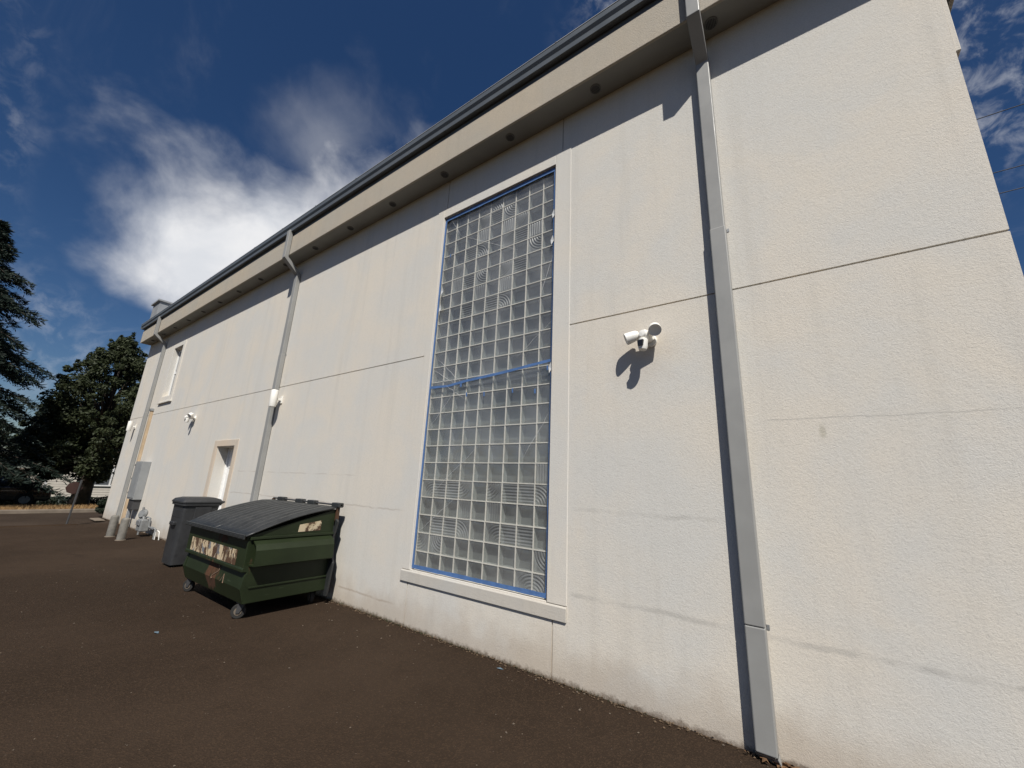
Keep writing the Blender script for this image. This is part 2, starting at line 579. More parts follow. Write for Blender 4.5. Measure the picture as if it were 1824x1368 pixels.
STUCCO = (0.66, 0.635, 0.585)
M = {}
M['stucco'] = stucco_material('stucco', STUCCO)
M['stucco_trim'] = stucco_material('stucco_trim', tuple(c * 1.03 for c in STUCCO), dirt=False)
M['stucco_sill'] = stucco_material('stucco_sill', tuple(c * .80 for c in STUCCO), dirt=False)
M['stucco_fascia'] = stucco_material('stucco_fascia', (0.47, 0.425, 0.355), dirt=False, grit=1.9)
M['stucco_tan'] = stucco_material('stucco_tan', (0.60, 0.52, 0.43), dirt=False)
M['soffit'] = mat('soffit_shaded_stucco', (0.29, 0.29, 0.265), 0.9, var=0.06, bump=0.2, bscale=120)  # same stucco as the wall, eave shade darkened into its base colour
M['asphalt'] = asphalt_material('asphalt', (0.0325, 0.0205, 0.0125))
M['road'] = asphalt_material('road_asphalt', (0.042, 0.029, 0.020), 0.2)
M['kerb'] = mat('kerb_concrete', (0.16, 0.13, 0.10), 0.9, var=0.2, bump=0.3)
M['dirt'] = mat('dry_soil', (0.11, 0.075, 0.045), 0.95, var=0.3, bump=0.5, bscale=20)
M['drygrass'] = mat('dry_grass', (0.27, 0.17, 0.075), 0.9, var=0.3, vscale=2)
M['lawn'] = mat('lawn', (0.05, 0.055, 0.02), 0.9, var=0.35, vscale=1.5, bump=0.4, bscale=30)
M['gutter'] = mat('gutter_metal', (0.115, 0.13, 0.145), 0.45, var=0.10, vscale=1.2)
M['gutter_light'] = mat('drip_edge_metal', (0.33, 0.34, 0.35), 0.5, var=0.08)
M['pipe'] = mat('downspout_paint', (0.29, 0.29, 0.28), 0.5, var=0.07, vscale=1.5)
M['vent'] = mat('vent_plastic', (0.15, 0.15, 0.14), 0.7)
M['vent_dark'] = mat('vent_slot', (0.05, 0.05, 0.048), 0.9)
M['mortar'] = mat('glass_block_mortar', (0.80, 0.76, 0.68), 0.85, var=0.06, vscale=20, bump=0.2, bscale=90)
M['tape'] = mat('blue_masking_tape', (0.07, 0.15, 0.34), 0.65, var=0.12, vscale=14, bump=0.3, bscale=70)
M['block_glass'] = thin_glass('block_glass', (0.80, 0.83, 0.82), refl=0.06, rough=0.08, haze=0.20)
M['block_glass_pressed'] = thin_glass('block_glass_pressed', (0.78, 0.81, 0.80), refl=0.05, rough=0.42, haze=0.34)
M['block_side'] = mat('block_edge_coating', (0.55, 0.55, 0.53), 0.7)
def block_back():
    mt = bpy.data.materials.new('block_inner_face')
    mt.use_nodes = True
    t = NT(mt.node_tree)
    rnd = t.n('ShaderNodeObjectInfo').outputs['Random']
    pos = t.n('ShaderNodeNewGeometry').outputs['Position']
    k = t.math('ADD', t.math('MULTIPLY', rnd, 0.55), t.math('MULTIPLY', t.noise(pos, 9, 4, 0.6, 0.6), 0.45))
    b = t.n('ShaderNodeBsdfPrincipled')
    t.put(b.inputs['Base Color'], t.mix(k, (0.12, 0.123, 0.12), (0.30, 0.305, 0.30)))
    b.inputs['Roughness'].default_value = 0.35
    bp = t.n('ShaderNodeBump'); bp.inputs['Strength'].default_value = 0.5; bp.inputs['Distance'].default_value = 0.01
    t.put(bp.inputs['Height'], t.noise(pos, 14, 3, 0.5, 1.0))
    t.put(b.inputs['Normal'], bp.outputs[0])
    o = t.n('ShaderNodeOutputMaterial')
    t.nt.links.new(b.outputs[0], o.inputs[0])
    return mt


M['block_back'] = block_back()
M['film'] = thin_glass('plastic_film', (0.93, 0.94, 0.94), refl=0.055, rough=0.16, haze=0.10, bump=0.5, bscale=7)
M['film_crease'] = mat('film_crease', (0.62, 0.63, 0.63), 0.35)
M['white'] = mat('white_plastic', (0.80, 0.785, 0.74), 0.45, var=0.03)
M['door_white'] = mat('door_white_paint', (0.80, 0.80, 0.79), 0.4, var=0.03)
M['lens'] = mat('lamp_lens', (0.30, 0.30, 0.29), 0.3)
M['lens_dark'] = mat('camera_lens', (0.02, 0.02, 0.022), 0.15)
M['pane'] = mat('window_glass', (0.10, 0.11, 0.12), 0.05, spec=0.8, coat=0.5)
M['grey_box'] = mat('grey_enamel', (0.27, 0.28, 0.285), 0.45, var=0.08, vscale=3)
M['dark_metal'] = mat('dark_metal', (0.05, 0.05, 0.052), 0.5, var=0.1)
M['galv'] = mat('galvanised_steel', (0.30, 0.31, 0.32), 0.45, metal=0.4, var=0.15, vscale=9)
M['meter'] = mat('meter_paint', (0.20, 0.205, 0.205), 0.5, var=0.15, vscale=12)
M['bollard'] = mat('weathered_bollard', (0.17, 0.16, 0.14), 0.7, var=0.2, vscale=9)
M['tan_pipe'] = mat('tan_paint', (0.50, 0.38, 0.25), 0.6, var=0.1)
M['green'] = painted_steel('dumpster_green', (0.016, 0.024, 0.0095), bands=((-2.25, 0.36, 0.34, 0.26, 0.22), (-2.1, 0.80, 0.35, 0.09, 0.18)))
M['green_rust'] = painted_steel('rusty_steel', (0.05, 0.03, 0.02), lo=0.4, hi=0.6)
M['decal'] = peeled_decal('peeled_decal', (0.55, 0.44, 0.29), (0.070, 0.036, 0.018), (0.16, 0.17, 0.18), 0.492)
M['decal2'] = peeled_decal('torn_sticker', (0.50, 0.42, 0.29), (0.07, 0.04, 0.022), (0.42, 0.34, 0.22), 0.455, (2.5, 2.5, 2.5))
M['lid'] = mat('black_plastic_lid', (0.027, 0.029, 0.030), 0.45, var=0.15, vscale=4, bump=0.2, bscale=12)
M['rubber'] = mat('rubber', (0.02, 0.019, 0.018), 0.8)
M['cart'] = mat('cart_plastic', (0.028, 0.029, 0.031), 0.5, var=0.15, vscale=4)
M['chalk'] = mat('chalk_mark', (0.20, 0.13, 0.09), 0.9, var=0.3, vscale=30)
M['wire'] = mat('cable_black', (0.03, 0.03, 0.035), 0.7)
M['wood'] = mat('weathered_pole_wood', (0.12, 0.09, 0.065), 0.9, var=0.25, bump=0.4)
M['bark'] = mat('bark', (0.055, 0.042, 0.032), 0.95, var=0.35, vscale=6, bump=0.8, bscale=18)
M['leaf'] = leaf_material('maple_leaves', (0.024, 0.036, 0.016), (0.058, 0.068, 0.032))
M['leaf2'] = leaf_material('pale_leaves', (0.035, 0.048, 0.024), (0.075, 0.085, 0.045))
M['needle'] = leaf_material('conifer_needles', (0.010, 0.020, 0.016), (0.026, 0.040, 0.030), 0.1)
M['shrub'] = leaf_material('shrub_leaves', (0.012, 0.022, 0.014), (0.028, 0.040, 0.022), 0.15)
M['siding'] = mat('painted_siding', (0.58, 0.54, 0.48), 0.7, var=0.06)
M['roof'] = mat('asphalt_shingle', (0.09, 0.085, 0.08), 0.95, var=0.3, vscale=8, bump=0.4)
M['membrane'] = mat('roof_metal', (0.28, 0.29, 0.30), 0.6, var=0.1)
M['car'] = mat('dark_car_paint', (0.018, 0.021, 0.024), 0.22, coat=0.8)
M['car_glass'] = mat('car_glass', (0.03, 0.035, 0.04), 0.05, coat=0.5)
M['chrome'] = mat('chrome', (0.55, 0.55, 0.56), 0.2, metal=0.9)
M['tail'] = mat('tail_lamp', (0.25, 0.02, 0.015), 0.25)
M['sign_back'] = mat('sign_red_brown', (0.045, 0.020, 0.015), 0.6, var=0.2)
M['pebble'] = mat('pebble', (0.11, 0.085, 0.062), 0.9, var=0.5, vscale=25)
M['scrap'] = mat('blue_scrap', (0.11, 0.16, 0.20), 0.7)
M['deadleaf'] = mat('dead_leaf', (0.14, 0.075, 0.035), 0.9, var=0.4, vscale=30)

# ------------------------------------------------------------------ ground
PROF = [(-400, -0.9), (-60, -0.9), (-31, -0.6), (-23.5, -0.22), (-18.35, -0.09), (-12.7, 0.0), (400, 0.0)]


def gz(x):
    for (a, za), (b, zb) in zip(PROF, PROF[1:]):
        if x <= b:
            return za + (zb - za) * (x - a) / (b - a)
    return 0.0


def sheet(name, x0, x1, y0, y1, dz, mt, label, step=None):
    b = MB()
    xs = sorted({x0, x1, *[x for x, _ in PROF if x0 < x < x1]})
    ys = [y0, y1]
    for a, c in zip(xs, xs[1:]):
        b.poly([(a, y0, gz(a) + dz), (c, y0, gz(c) + dz), (c, y1, gz(c) + dz), (a, y1, gz(a) + dz)])
    o = b.build(name, mt)
    return tag(o, label, None, None, 'structure')


sheet('ground', -400, 400, -400, 400, -0.03, M['dirt'], 'bare soil ground spreading out to the horizon')
sheet('pavement', -12.9, 60, -60, 40, 0.0, M['asphalt'], 'dark brown asphalt yard in front of the stucco wall')
sheet('road', -18.3, -12.95, -80, 80, -0.012, M['road'], 'asphalt street passing the far end of the building')
sheet('lawn', -60, -22.2, -80, 80, 0.006, M['lawn'], 'shaded lawn under the trees across the street')
# low lip where the yard meets the street
b = MB()
b.prism([(-12.98, -0.02), (-12.62, -0.02), (-12.66, 0.03), (-12.90, 0.018)], 'y', -80, -0.9)
tag(b.build('gutter_lip', M['asphalt'], bevel=0.01), 'dark asphalt lip where the yard meets the street', kind='structure')
b = MB()
g = gz(-18.4)
b.prism([(-18.50, g - 0.02), (-18.30, g - 0.02), (-18.32, g + 0.10), (-18.50, g + 0.12)], 'y', -80, 80)
tag(b.build('kerb', M['kerb'], bevel=0.015), 'weathered concrete kerb along the far side of the street', kind='structure')
# verge of straw coloured grass: soil strip plus real blades
sheet('verge', -22.2, -18.5, -80, 80, 0.05, M['drygrass'], 'strip of dry straw coloured grass behind the kerb')
n = 26000
bx = rng.uniform(-22.2, -18.52, n); by = rng.uniform(-9, 7, n)
hh = rng.uniform(0.05, 0.16, n); an = rng.uniform(0, 6.28, n); ln = rng.normal(0, 0.05, (n, 2))
bz = np.interp(bx, [p[0] for p in PROF], [p[1] for p in PROF]) + 0.04
wv = np.stack([np.cos(an) * 0.012, np.sin(an) * 0.012], 1)
vs = np.zeros((n, 3, 3))
vs[:, 0] = np.stack([bx - wv[:, 0], by - wv[:, 1], bz], 1)
vs[:, 1] = np.stack([bx + wv[:, 0], by + wv[:, 1], bz], 1)
vs[:, 2] = np.stack([bx + ln[:, 0], by + ln[:, 1], bz + hh], 1)
me = bpy.data.meshes.new('dry_grass')
me.from_pydata(vs.reshape(-1, 3).tolist(), [], [(3 * i, 3 * i + 1, 3 * i + 2) for i in range(n)])
me.materials.append(M['drygrass'])
o = bpy.data.objects.new('dry_grass', me); COL.objects.link(o)
tag(o, 'dry straw coloured grass blades along the street verge', 'grass', kind='stuff')

# ------------------------------------------------------------------ the building
YW = -0.06
XL, XR, ZS = -14.75, 4.98, 5.87
BD = 14.0
bld = thing('commercial_building', (0, YW, 0), 'tall off white stucco building with overhanging eave and glass block window', 'building')
WX0, WX1, WZ0, WZ1 = 0.0, 9 * 0.2032, 0.584, 0.584 + 23 * 0.2032
TX0, TX1, TZ0, TZ1 = -0.13, 2.03, 0.46, 5.40
DX0, DX1, DZ1 = -6.52, -5.60, 2.12
DTX0, DTX1, DTZ1 = -6.68, -5.44, 2.25
VX0, VX1, VZ0, VZ1 = -11.62, -10.82, 3.68, 5.22
VTX0, VTX1, VTZ0, VTZ1 = -11.80, -10.66, 3.52, 5.34
g = 0.007
GZ = 3.19

b = MB()   # wall core with real openings
yc0, yc1 = -0.046, 0.30
b.prism([(XL + .002, 0), (DX0, 0), (DX0, DZ1), (DX1, DZ1), (DX1, 0), (WX0 - .002, 0), (WX0 - .002, GZ), (XL + .002, GZ)], 'y', yc0, yc1)
b.prism([(WX0 - .002, 0), (WX1 + .002, 0), (WX1 + .002, WZ0 - .002), (WX0 - .002, WZ0 - .002)], 'y', yc0, yc1)
b.prism([(WX1 + .002, 0), (XR - .002, 0), (XR - .002, ZS), (WX1 + .002, ZS)], 'y', yc0, yc1)
b.prism([(WX0 - .002, WZ1 + .002), (WX1 + .002, WZ1 + .002), (WX1 + .002, ZS), (WX0 - .002, ZS)], 'y', yc0, yc1)
xm = -11.2
b.prism([(XL + .002, GZ), (xm, GZ), (xm, VZ0), (VX0, VZ0), (VX0, VZ1), (xm, VZ1), (xm, ZS), (XL + .002, ZS)], 'y', yc0, yc1)
b.prism([(xm, GZ), (WX0 - .002, GZ), (WX0 - .002, ZS), (xm, ZS), (xm, VZ1), (VX1, VZ1), (VX1, VZ0), (xm, VZ0)], 'y', yc0, yc1)
b.box(XL + .002, XR - .002, yc1, BD, 0, 6.2)
b.build('wall_core', M['stucco'], bld)


def panel(polys):
    b = MB()
    for p in polys:
        b.prism(p, 'y', YW, -0.042)
    return b.build('stucco_panel', M['stucco'], bld)


panel([[(XL, 0), (DTX0, 0), (DTX0, DTZ1), (DTX1, DTZ1), (DTX1, 0), (-0.010 - g, 0), (-0.010 - g, TZ0), (TX0, TZ0), (TX0, GZ - g), (XL, GZ - g)]])
panel([[(-0.010 + g, 0), (1.89 - g, 0), (1.89 - g, TZ0), (-0.010 + g, TZ0)]])
panel([[(1.89 + g, 0), (XR, 0), (XR, GZ - g), (TX1, GZ - g), (TX1, TZ0), (1.89 + g, TZ0)]])
panel([[(XL, GZ + g), (xm, GZ + g), (xm, VTZ0), (VTX0, VTZ0), (VTX0, VTZ1), (xm, VTZ1), (xm, ZS), (XL, ZS)],
       [(xm, GZ + g), (TX0, GZ + g), (TX0, TZ1), (0.04 - g, TZ1), (0.04 - g, ZS), (xm, ZS), (xm, VTZ1), (VTX1, VTZ1), (VTX1, VTZ0), (xm, VTZ0)]])
panel([[(0.04 + g, TZ1), (1.92 - g, TZ1), (1.92 - g, ZS), (0.04 + g, ZS)]])
panel([[(TX1, GZ + g), (XR, GZ + g), (XR, ZS), (1.92 + g, ZS), (1.92 + g, TZ1), (TX1, TZ1)]])
b = MB(); b.box(XR - .001, XR + 0.028, YW + .004, BD - .1, 4.60, ZS + .3)
b.build('side_band', M['stucco'], bld, bevel=0.004)

# surround of the glass block window
b = MB()
yt = -0.066
b.box(TX0, WX0, yt, -0.040, WZ0 - .0005, TZ1)
b.build('window_surround', M['stucco'], bld, bevel=0.006)
b = MB(); b.box(WX1, TX1, yt, -0.040, WZ0 - .0005, TZ1); b.build('window_surround', M['stucco'], bld, bevel=0.006)
b = MB(); b.box(WX0 + .0005, WX1 - .0005, yt, -0.040, WZ1, TZ1); b.build('window_surround', M['stucco'], bld, bevel=0.004)
b = MB()
b.prism([(-0.040, TZ0), (yt - .012, TZ0), (yt - .012, WZ0 - .016), (yt - .004, WZ0 - .004), (-0.040, WZ0 - .004)], 'x', TX0, TX1)
b.build('window_sill', M['stucco_sill'], bld, bevel=0.004)
# reveals of the opening
b = MB()
b.box(WX0 - .001, WX0 + .004, -0.046, 0.02, WZ0, WZ1); b.box(WX1 - .004, WX1 + .001, -0.046, 0.02, WZ0, WZ1)
b.box(WX0, WX1, -0.046, 0.02, WZ1 - .004, WZ1 + .001); b.box(WX0, WX1, -0.055, 0.02, WZ0 - .003, WZ0 + .004)
b.build('window_reveal', M['stucco_trim'], bld)

# eave: soffit, stucco fascia, metal fascia, gutter, roof
XE0, XE1 = -14.75, 5.35
YF = -0.36
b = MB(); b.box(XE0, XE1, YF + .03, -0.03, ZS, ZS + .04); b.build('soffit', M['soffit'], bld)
b = MB(); b.box(XE0, XE1, YF, YF + .03, ZS - .006, 6.29); b.build('fascia', M['stucco_fascia'], bld, bevel=0.006)
b = MB(); b.box(XE0, XE1, YF + .012, YF + .05, 6.29, 6.55); b.build('metal_fascia', M['gutter'], bld)
for x0 in (XE0, XE1 - .03):
    b = MB(); b.box(x0, x0 + .03, YF + .05, 1.0, ZS + .04, 6.4); b.build('eave_end', M['stucco_fascia'], bld)
b = MB()
GX0, GX1 = XE0 - .04, XE1 + .05
prof = [(YF + .010, 6.37), (YF - .055, 6.37), (YF - .062, 6.43), (YF - .085, 6.47), (YF - .09, 6.535), (YF - .076, 6.535), (YF - .072, 6.475), (YF - .05, 6.435), (YF - .045, 6.382), (YF + .010, 6.382)]
b.prism(prof, 'x', GX0, GX1)
b.box(GX0, GX0 + .004, YF - .088, YF + .01, 6.372, 6.53); b.box(GX1 - .004, GX1, YF - .088, YF + .01, 6.372, 6.53)
gut = b.build('gutter', M['gutter'], bld, bevel=0.002)
b = MB(); b.box(GX0, GX1, YF - .094, YF - .072, 6.536, 6.545); b.build('gutter_lip', M['gutter_light'], gut)
x = GX0 + 1.2
while x < GX1:
    b = MB(); b.box(x, x + .02, YF - .097, YF + .01, 6.5455, 6.552); b.build('gutter_strap', M['gutter'], gut)
    x += 1.3
b = MB()
b.prism([(YF - .03, 6.555), (7.0, 6.95), (BD + .3, 6.555), (BD + .3, 6.40), (0.2, 6.40), (YF + .013, 6.52)], 'x', XE0 - .01, XE1 + .01)
b.build('roof', M['membrane'], bld)

# round soffit vents
vx = 3.56
k = 0
while vx > -14.2:
    b = MB()
    b.lathe([(0.058, 0), (0.058, 0.008), (0.048, 0.012), (0.0, 0.012)], (vx, -0.20, ZS), (0, 0, -1), 20, 0)
    for q in range(-3, 4):
        hw = math.sqrt(max(0.0, 0.046 ** 2 - (q * 0.0125) ** 2))
        b.box(vx + q * .0125 - .0035, vx + q * .0125 + .0035, -0.20 - hw, -0.20 + hw, ZS - .014, ZS - .0125, 1)
    b.build('soffit_vent', [M['vent'], M['vent_dark']], bld)
    vx -= 1.165


# downspouts
def sweep(b, path, hw, x0, x1):
    """closed outline either side of a path in the y-z plane, pushed from x0 to x1"""
    P = [Vector(p) for p in path]
    L, Rr = [], []
    for i, p in enumerate(P):
        d0 = (P[i] - P[i - 1]).normalized() if i else (P[1] - P[0]).normalized()
        d1 = (P[i + 1] - P[i]).normalized() if i < len(P) - 1 else d0
        n0 = Vector((-d0.y, d0.x)); n1 = Vector((-d1.y, d1.x))
        nn = (n0 + n1).normalized()
        k = hw / max(0.35, nn.dot(n0))
        L.append(p + nn * k); Rr.append(p - nn * k)
    for i in range(len(P) - 1):
        pass
    b.prism([tuple(p) for p in L] + [tuple(p) for p in Rr[::-1]], 'x', x0, x1)


def downspout(x0, x1, joints, label):
    hw = 0.038
    yp = YW - .006 - hw          # centre line on the wall
    yo = YF - .006 - hw          # centre line before the fascia
    b = MB()
    zj = joints[0]
    sweep(b, [(yo, 6.40), (yo, 5.80), (yp, 5.55), (yp, zj)], hw, x0, x1)
    d = b.build('downspout', M['pipe'], bld, bevel=0.007, segs=2)
    tag(d, label)
    for i, zj in enumerate(joints):
        zn = joints[i + 1] + .043 if i + 1 < len(joints) else 0.05
        b = MB()
        b.box(x0 - .004, x1 + .004, yp - hw - .004, yp + hw, zn, zj + .04)
        b.build('lower_length', M['pipe'], d, bevel=0.007)
        b = MB()
        b.box(x1 + .005, x1 + .022, YW - .004, YW - .0005, zj + .02, zj + .05)
        b.build('strap', M['galv'], d)
    return d


dsr = downspout(3.392, 3.502, [3.70, 0.71], 'grey painted downspout at the right with a crushed foot')
dsm = downspout(-4.23, -4.12, [3.80], 'grey painted downspout in the middle of the wall')
dsl = downspout(-12.78, -12.67, [3.25], 'grey painted downspout near the far corner')
# crumpled foot of the near one
b = MB()
yb = YW - .006
b.raw([(3.388, yb, .049), (3.506, yb, .049), (3.506, yb - .08, .049), (3.388, yb - .08, .049),
       (3.375, yb - .002, .002), (3.52, yb - .002, .002), (3.525, yb - .066, .002), (3.40, yb - .022, .002), (3.45, yb - .04, .012)],
      [(0, 1, 5, 4), (1, 2, 6, 5), (2, 3, 8), (3, 7, 8), (2, 8, 6), (3, 0, 4, 7)])
b.build('crushed_foot', M['pipe'], dsr, bevel=0.004)

# door with its tan surround
b = MB()
b.box(DTX0, DX0, YW - .012, -0.040, 0, DTZ1); b.build('door_surround', M['stucco_tan'], bld, bevel=.004)
b = MB(); b.box(DX1, DTX1, YW - .012, -0.040, 0, DTZ1); b.build('door_surround', M['stucco_tan'], bld, bevel=.004)
b = MB(); b.box(DX0 + .0005, DX1 - .0005, YW - .012, -0.040, DZ1, DTZ1); b.build('door_surround', M['stucco_tan'], bld, bevel=.004)
yd = 0.19
b = MB()
b.box(DX0 + .05, DX1 - .05, yd, yd + .045, 0.02, DZ1 - .05)
door = tag(b.build('door', M['door_white'], bld), 'white six panel door in a deep recess')
dw = (DX1 - DX0 - .1)
for cx in (DX0 + .05 + dw * .27, DX0 + .05 + dw * .73):
    for z0, z1 in ((0.2, 0.85), (0.98, 1.55), (1.68, 1.95)):
        b = MB(); b.box(cx - .13, cx + .13, yd - .012, yd - .0005, z0, z1)
        b.build('door_panel', M['door_white'], door, bevel=.011)
b = MB()
b.box(DX0 + .001, DX0 + .05, yd - .03, yd + .05, 0, DZ1 - .001); b.box(DX1 - .05, DX1 - .001, yd - .03, yd + .05, 0, DZ1 - .001)
b.box(DX0 + .05, DX1 - .05, yd - .03, yd + .05, DZ1 - .05, DZ1 - .001)
b.build('door_frame', M['door_white'], door)
b = MB(); b.cyl((DX0 + .12, yd - .002, 1.0), (DX0 + .12, yd - .05, 1.0), .028, .028, 14); b.cyl((DX0 + .12, yd - .045, 1.0), (DX0 + .12, yd - .09, 1.0), .03, .025, 14)
b.build('door_knob', M['galv'], door, auto=40)
b = MB(); b.box(DX0 - .001, DX0 + .006, -.05, yd - .03, 0, DZ1); b.box(DX1 - .006, DX1 + .001, -.05, yd - .03, 0, DZ1); b.box(DX0, DX1, -.05, yd - .03, DZ1 - .006, DZ1 + .001)
b.build('door_reveal', M['stucco_trim'], door)

# upper window near the far corner
b = MB()
b.box(VTX0, VX0, YW - .02, -0.040, VTZ0, VTZ1); b.box(VX1, VTX1, YW - .02, -0.040, VTZ0, VTZ1)
b.box(VX0 + .0005, VX1 - .0005, YW - .02, -0.040, VZ1, VTZ1)
vs_ = tag(b.build('upper_window', M['stucco_trim'], bld, bevel=.004), 'narrow white framed window high by the far corner')
b = MB(); b.box(VTX0 - .03, VTX1 + .03, YW - .05, -0.040, VTZ0 - .04, VTZ0 - .0005); b.box(VX0 + .0005, VX1 - .0005, YW - .018, -0.040, VTZ0, VZ0); b.build('sill', M['stucco_trim'], vs_, bevel=.004)
b = MB()
yv = 0.05
b.box(VX0 + .001, VX0 + .07, yv, yv + .05, VZ0, VZ1); b.box(VX1 - .07, VX1 - .001, yv, yv + .05, VZ0, VZ1)
b.box(VX0 + .07, VX1 - .07, yv, yv + .05, VZ0, VZ0 + .07); b.box(VX0 + .07, VX1 - .07, yv, yv + .05, VZ1 - .07, VZ1)
b.box(VX0 + .07, VX1 - .07, yv + .004, yv + .046, 4.42, 4.47)
b.build('frame', M['door_white'], vs_, bevel=.004)
b = MB(); b.box(VX0 + .069, VX1 - .069, yv + .02, yv + .028, VZ0 + .07, 4.42); b.build('pane', M['pane'], vs_)
b = MB(); b.box(VX0 + .069, VX1 - .069, yv + .02, yv + .028, 4.47, VZ1 - .07); b.build('pane', M['pane'], vs_)
b = MB(); b.box(VX0 - .001, VX0 + .005, -.05, yv, VZ0, VZ1); b.box(VX1 - .005, VX1 + .001, -.05, yv, VZ0, VZ1); b.box(VX0, VX1, -.05, yv, VZ1 - .005, VZ1 + .001); b.box(VX0, VX1, -.05, yv, VZ0 - .001, VZ0 + .005)
b.build('reveal', M['stucco_trim'], vs_)

# ------------------------------------------------------------------ glass block window: mortar grid, 207 blocks, film, tape
P = 0.2032
J = 0.0050            # half joint
b = MB()
ym0, ym1 = 0.004, 0.115
for i in range(10):
    x0 = max(WX0 + .004, WX0 + i * P - J); x1 = min(WX1 - .004, WX0 + i * P + J)
    b.box(x0, x1, ym0, ym1, WZ0 + .004, WZ1 - .004)
for j in range(24):
    z0 = max(WZ0 + .004, WZ0 + j * P - J); z1 = min(WZ1 - .004, WZ0 + j * P + J)
    b.box(WX0 + .004, WX1 - .004, ym0 + .0006, ym1 - .001, z0, z1)
b.box(WX0, WX1, 0.117, 0.125, WZ0, WZ1)
gbw = tag(b.build('block_window', M['mortar'], bld), 'tall glass block window edged with blue masking tape under plastic film')


def block_mesh(kind):
    h = P / 2 - J - 0.0004
    b = MB()
    # hollow inside: coated edges and rear face
    y0, y1 = 0.014, 0.080
    c = [(-h, -h), (h, -h), (h, h), (-h, h)]
    for i in range(4):
        (xa, za), (xb, zb) = c[i], c[(i + 1) % 4]
        b.poly([(xb, y0, zb), (xa, y0, za), (xa, y1, za), (xb, y1, zb)], 1)
    b.poly([(-h, y1, -h), (h, y1, -h), (h, y1, h), (-h, y1, h)], 2)
    # pillowed front face, pressed with arcs or ribs on some
    N = 8 if kind == 'plain' else 44
    base = len(b.v)
    for j in range(N + 1):
        for i in range(N + 1):
            x = -h + 2 * h * i / N; z = -h + 2 * h * j / N
            ex = min(h - abs(x), h - abs(z))
            y = 0.008 + 0.006 * max(0.0, 1 - ex / 0.022) ** 2
            if kind == 'arcs':
                r = math.hypot(x + h, z + h)
                if 0.03 < r < 2 * h * 1.02:
                    y += 0.0046 * math.cos(r * 2 * math.pi / 0.031)
            elif kind == 'ribs':
                if abs(x) < h * .85:
                    y += 0.0046 * math.cos(x * 2 * math.pi / 0.031)
            else:
                y += 0.0022 * math.sin(x * 38) * math.cos(z * 31)
            b.v.append((x, y, z))
    for j in range(N):
        for i in range(N):
            a = base + j * (N + 1) + i
            b.f.append((a, a + 1, a + N + 2, a + N + 1)); b.mi.append(0)
    me = b.mesh('glass_block', [M['block_glass'] if kind == 'plain' else M['block_glass_pressed'], M['block_side'], M['block_back']])
    sm = [False] * 5 + [True] * (N * N)
    me.polygons.foreach_set('use_smooth', sm)
    return me


BM = {k: block_mesh(k) for k in ('plain', 'arcs', 'ribs')}
# flowing curves pressed into runs of blocks, as in the photograph (row counted from the top)
FIG = {}
for (c, r, kind, q) in ((3, 1, 'arcs', 1), (4, 1, 'ribs', 1), (4, 0, 'arcs', 0), (5, 1, 'arcs', 2), (3, 2, 'ribs', 0), (5, 2, 'ribs', 0), (6, 2, 'arcs', 1), (7, 3, 'ribs', 0), (5, 3, 'arcs', 3), (6, 3, 'ribs', 1), (7, 4, 'arcs', 2),
                        (2, 3, 'ribs', 1), (3, 3, 'arcs', 0), (1, 4, 'arcs', 1), (1, 5, 'ribs', 0), (5, 5, 'arcs', 1), (5, 6, 'ribs', 0), (6, 5, 'ribs', 1), (2, 5, 'ribs', 1), (3, 5, 'arcs', 2), (3, 6, 'ribs', 0), (3, 7, 'arcs', 3), (4, 7, 'ribs', 1), (5, 7, 'arcs', 0), (1, 6, 'arcs', 3), (2, 7, 'ribs', 1),
                        (8, 17, 'ribs', 0), (8, 18, 'arcs', 0), (7, 18, 'ribs', 1), (6, 18, 'ribs', 1), (5, 18, 'arcs', 1), (5, 19, 'ribs', 0), (5, 20, 'arcs', 3), (6, 20, 'ribs', 1), (7, 20, 'ribs', 1), (8, 21, 'arcs', 2), (3, 18, 'arcs', 1), (3, 19, 'ribs', 0), (3, 20, 'arcs', 0), (2, 20, 'ribs', 1), (1, 20, 'ribs', 1), (8, 22, 'arcs', 0), (7, 22, 'arcs', 3), (1, 21, 'arcs', 2), (0, 21, 'arcs', 1), (0, 18, 'arcs', 3), (1, 18, 'ribs', 1), (2, 18, 'ribs', 1)):
    FIG[(c, r)] = (kind, q)
off = wloc(gbw)
for r in range(23):
    for c in range(9):
        kind, q = FIG.get((c, r), ('plain', random.randrange(4)))
        o = bpy.data.objects.new('glass_block', BM[kind])
        COL.objects.link(o)
        o.parent = gbw
        o.location = Vector((WX0 + (c + .5) * P, random.uniform(-.0012, .0012), WZ1 - (r + .5) * P)) - off
        o.rotation_euler = (random.uniform(-.004, .004), q * math.pi / 2, random.uniform(-.004, .004))

# plastic film in two overlapping sheets, slack and creased
creases = {'upper': [((0.02, 3.0), (0.50, 2.72)), ((0.10, 3.12), (0.62, 2.70)), ((0.13, 5.18), (0.34, 4.86)), ((0.34, 4.86), (1.30, 4.32)), ((1.80, 3.30), (1.35, 2.95)), ((1.80, 4.10), (1.62, 3.55))],
           'lower': [((0.05, 2.2), (0.55, 2.74)), ((0.10, 1.35), (0.95, 2.02)), ((0.06, 1.0), (0.62, 1.42)), ((0.30, 2.75), (0.62, 2.55)), ((1.80, 2.3), (1.5, 1.85))]}


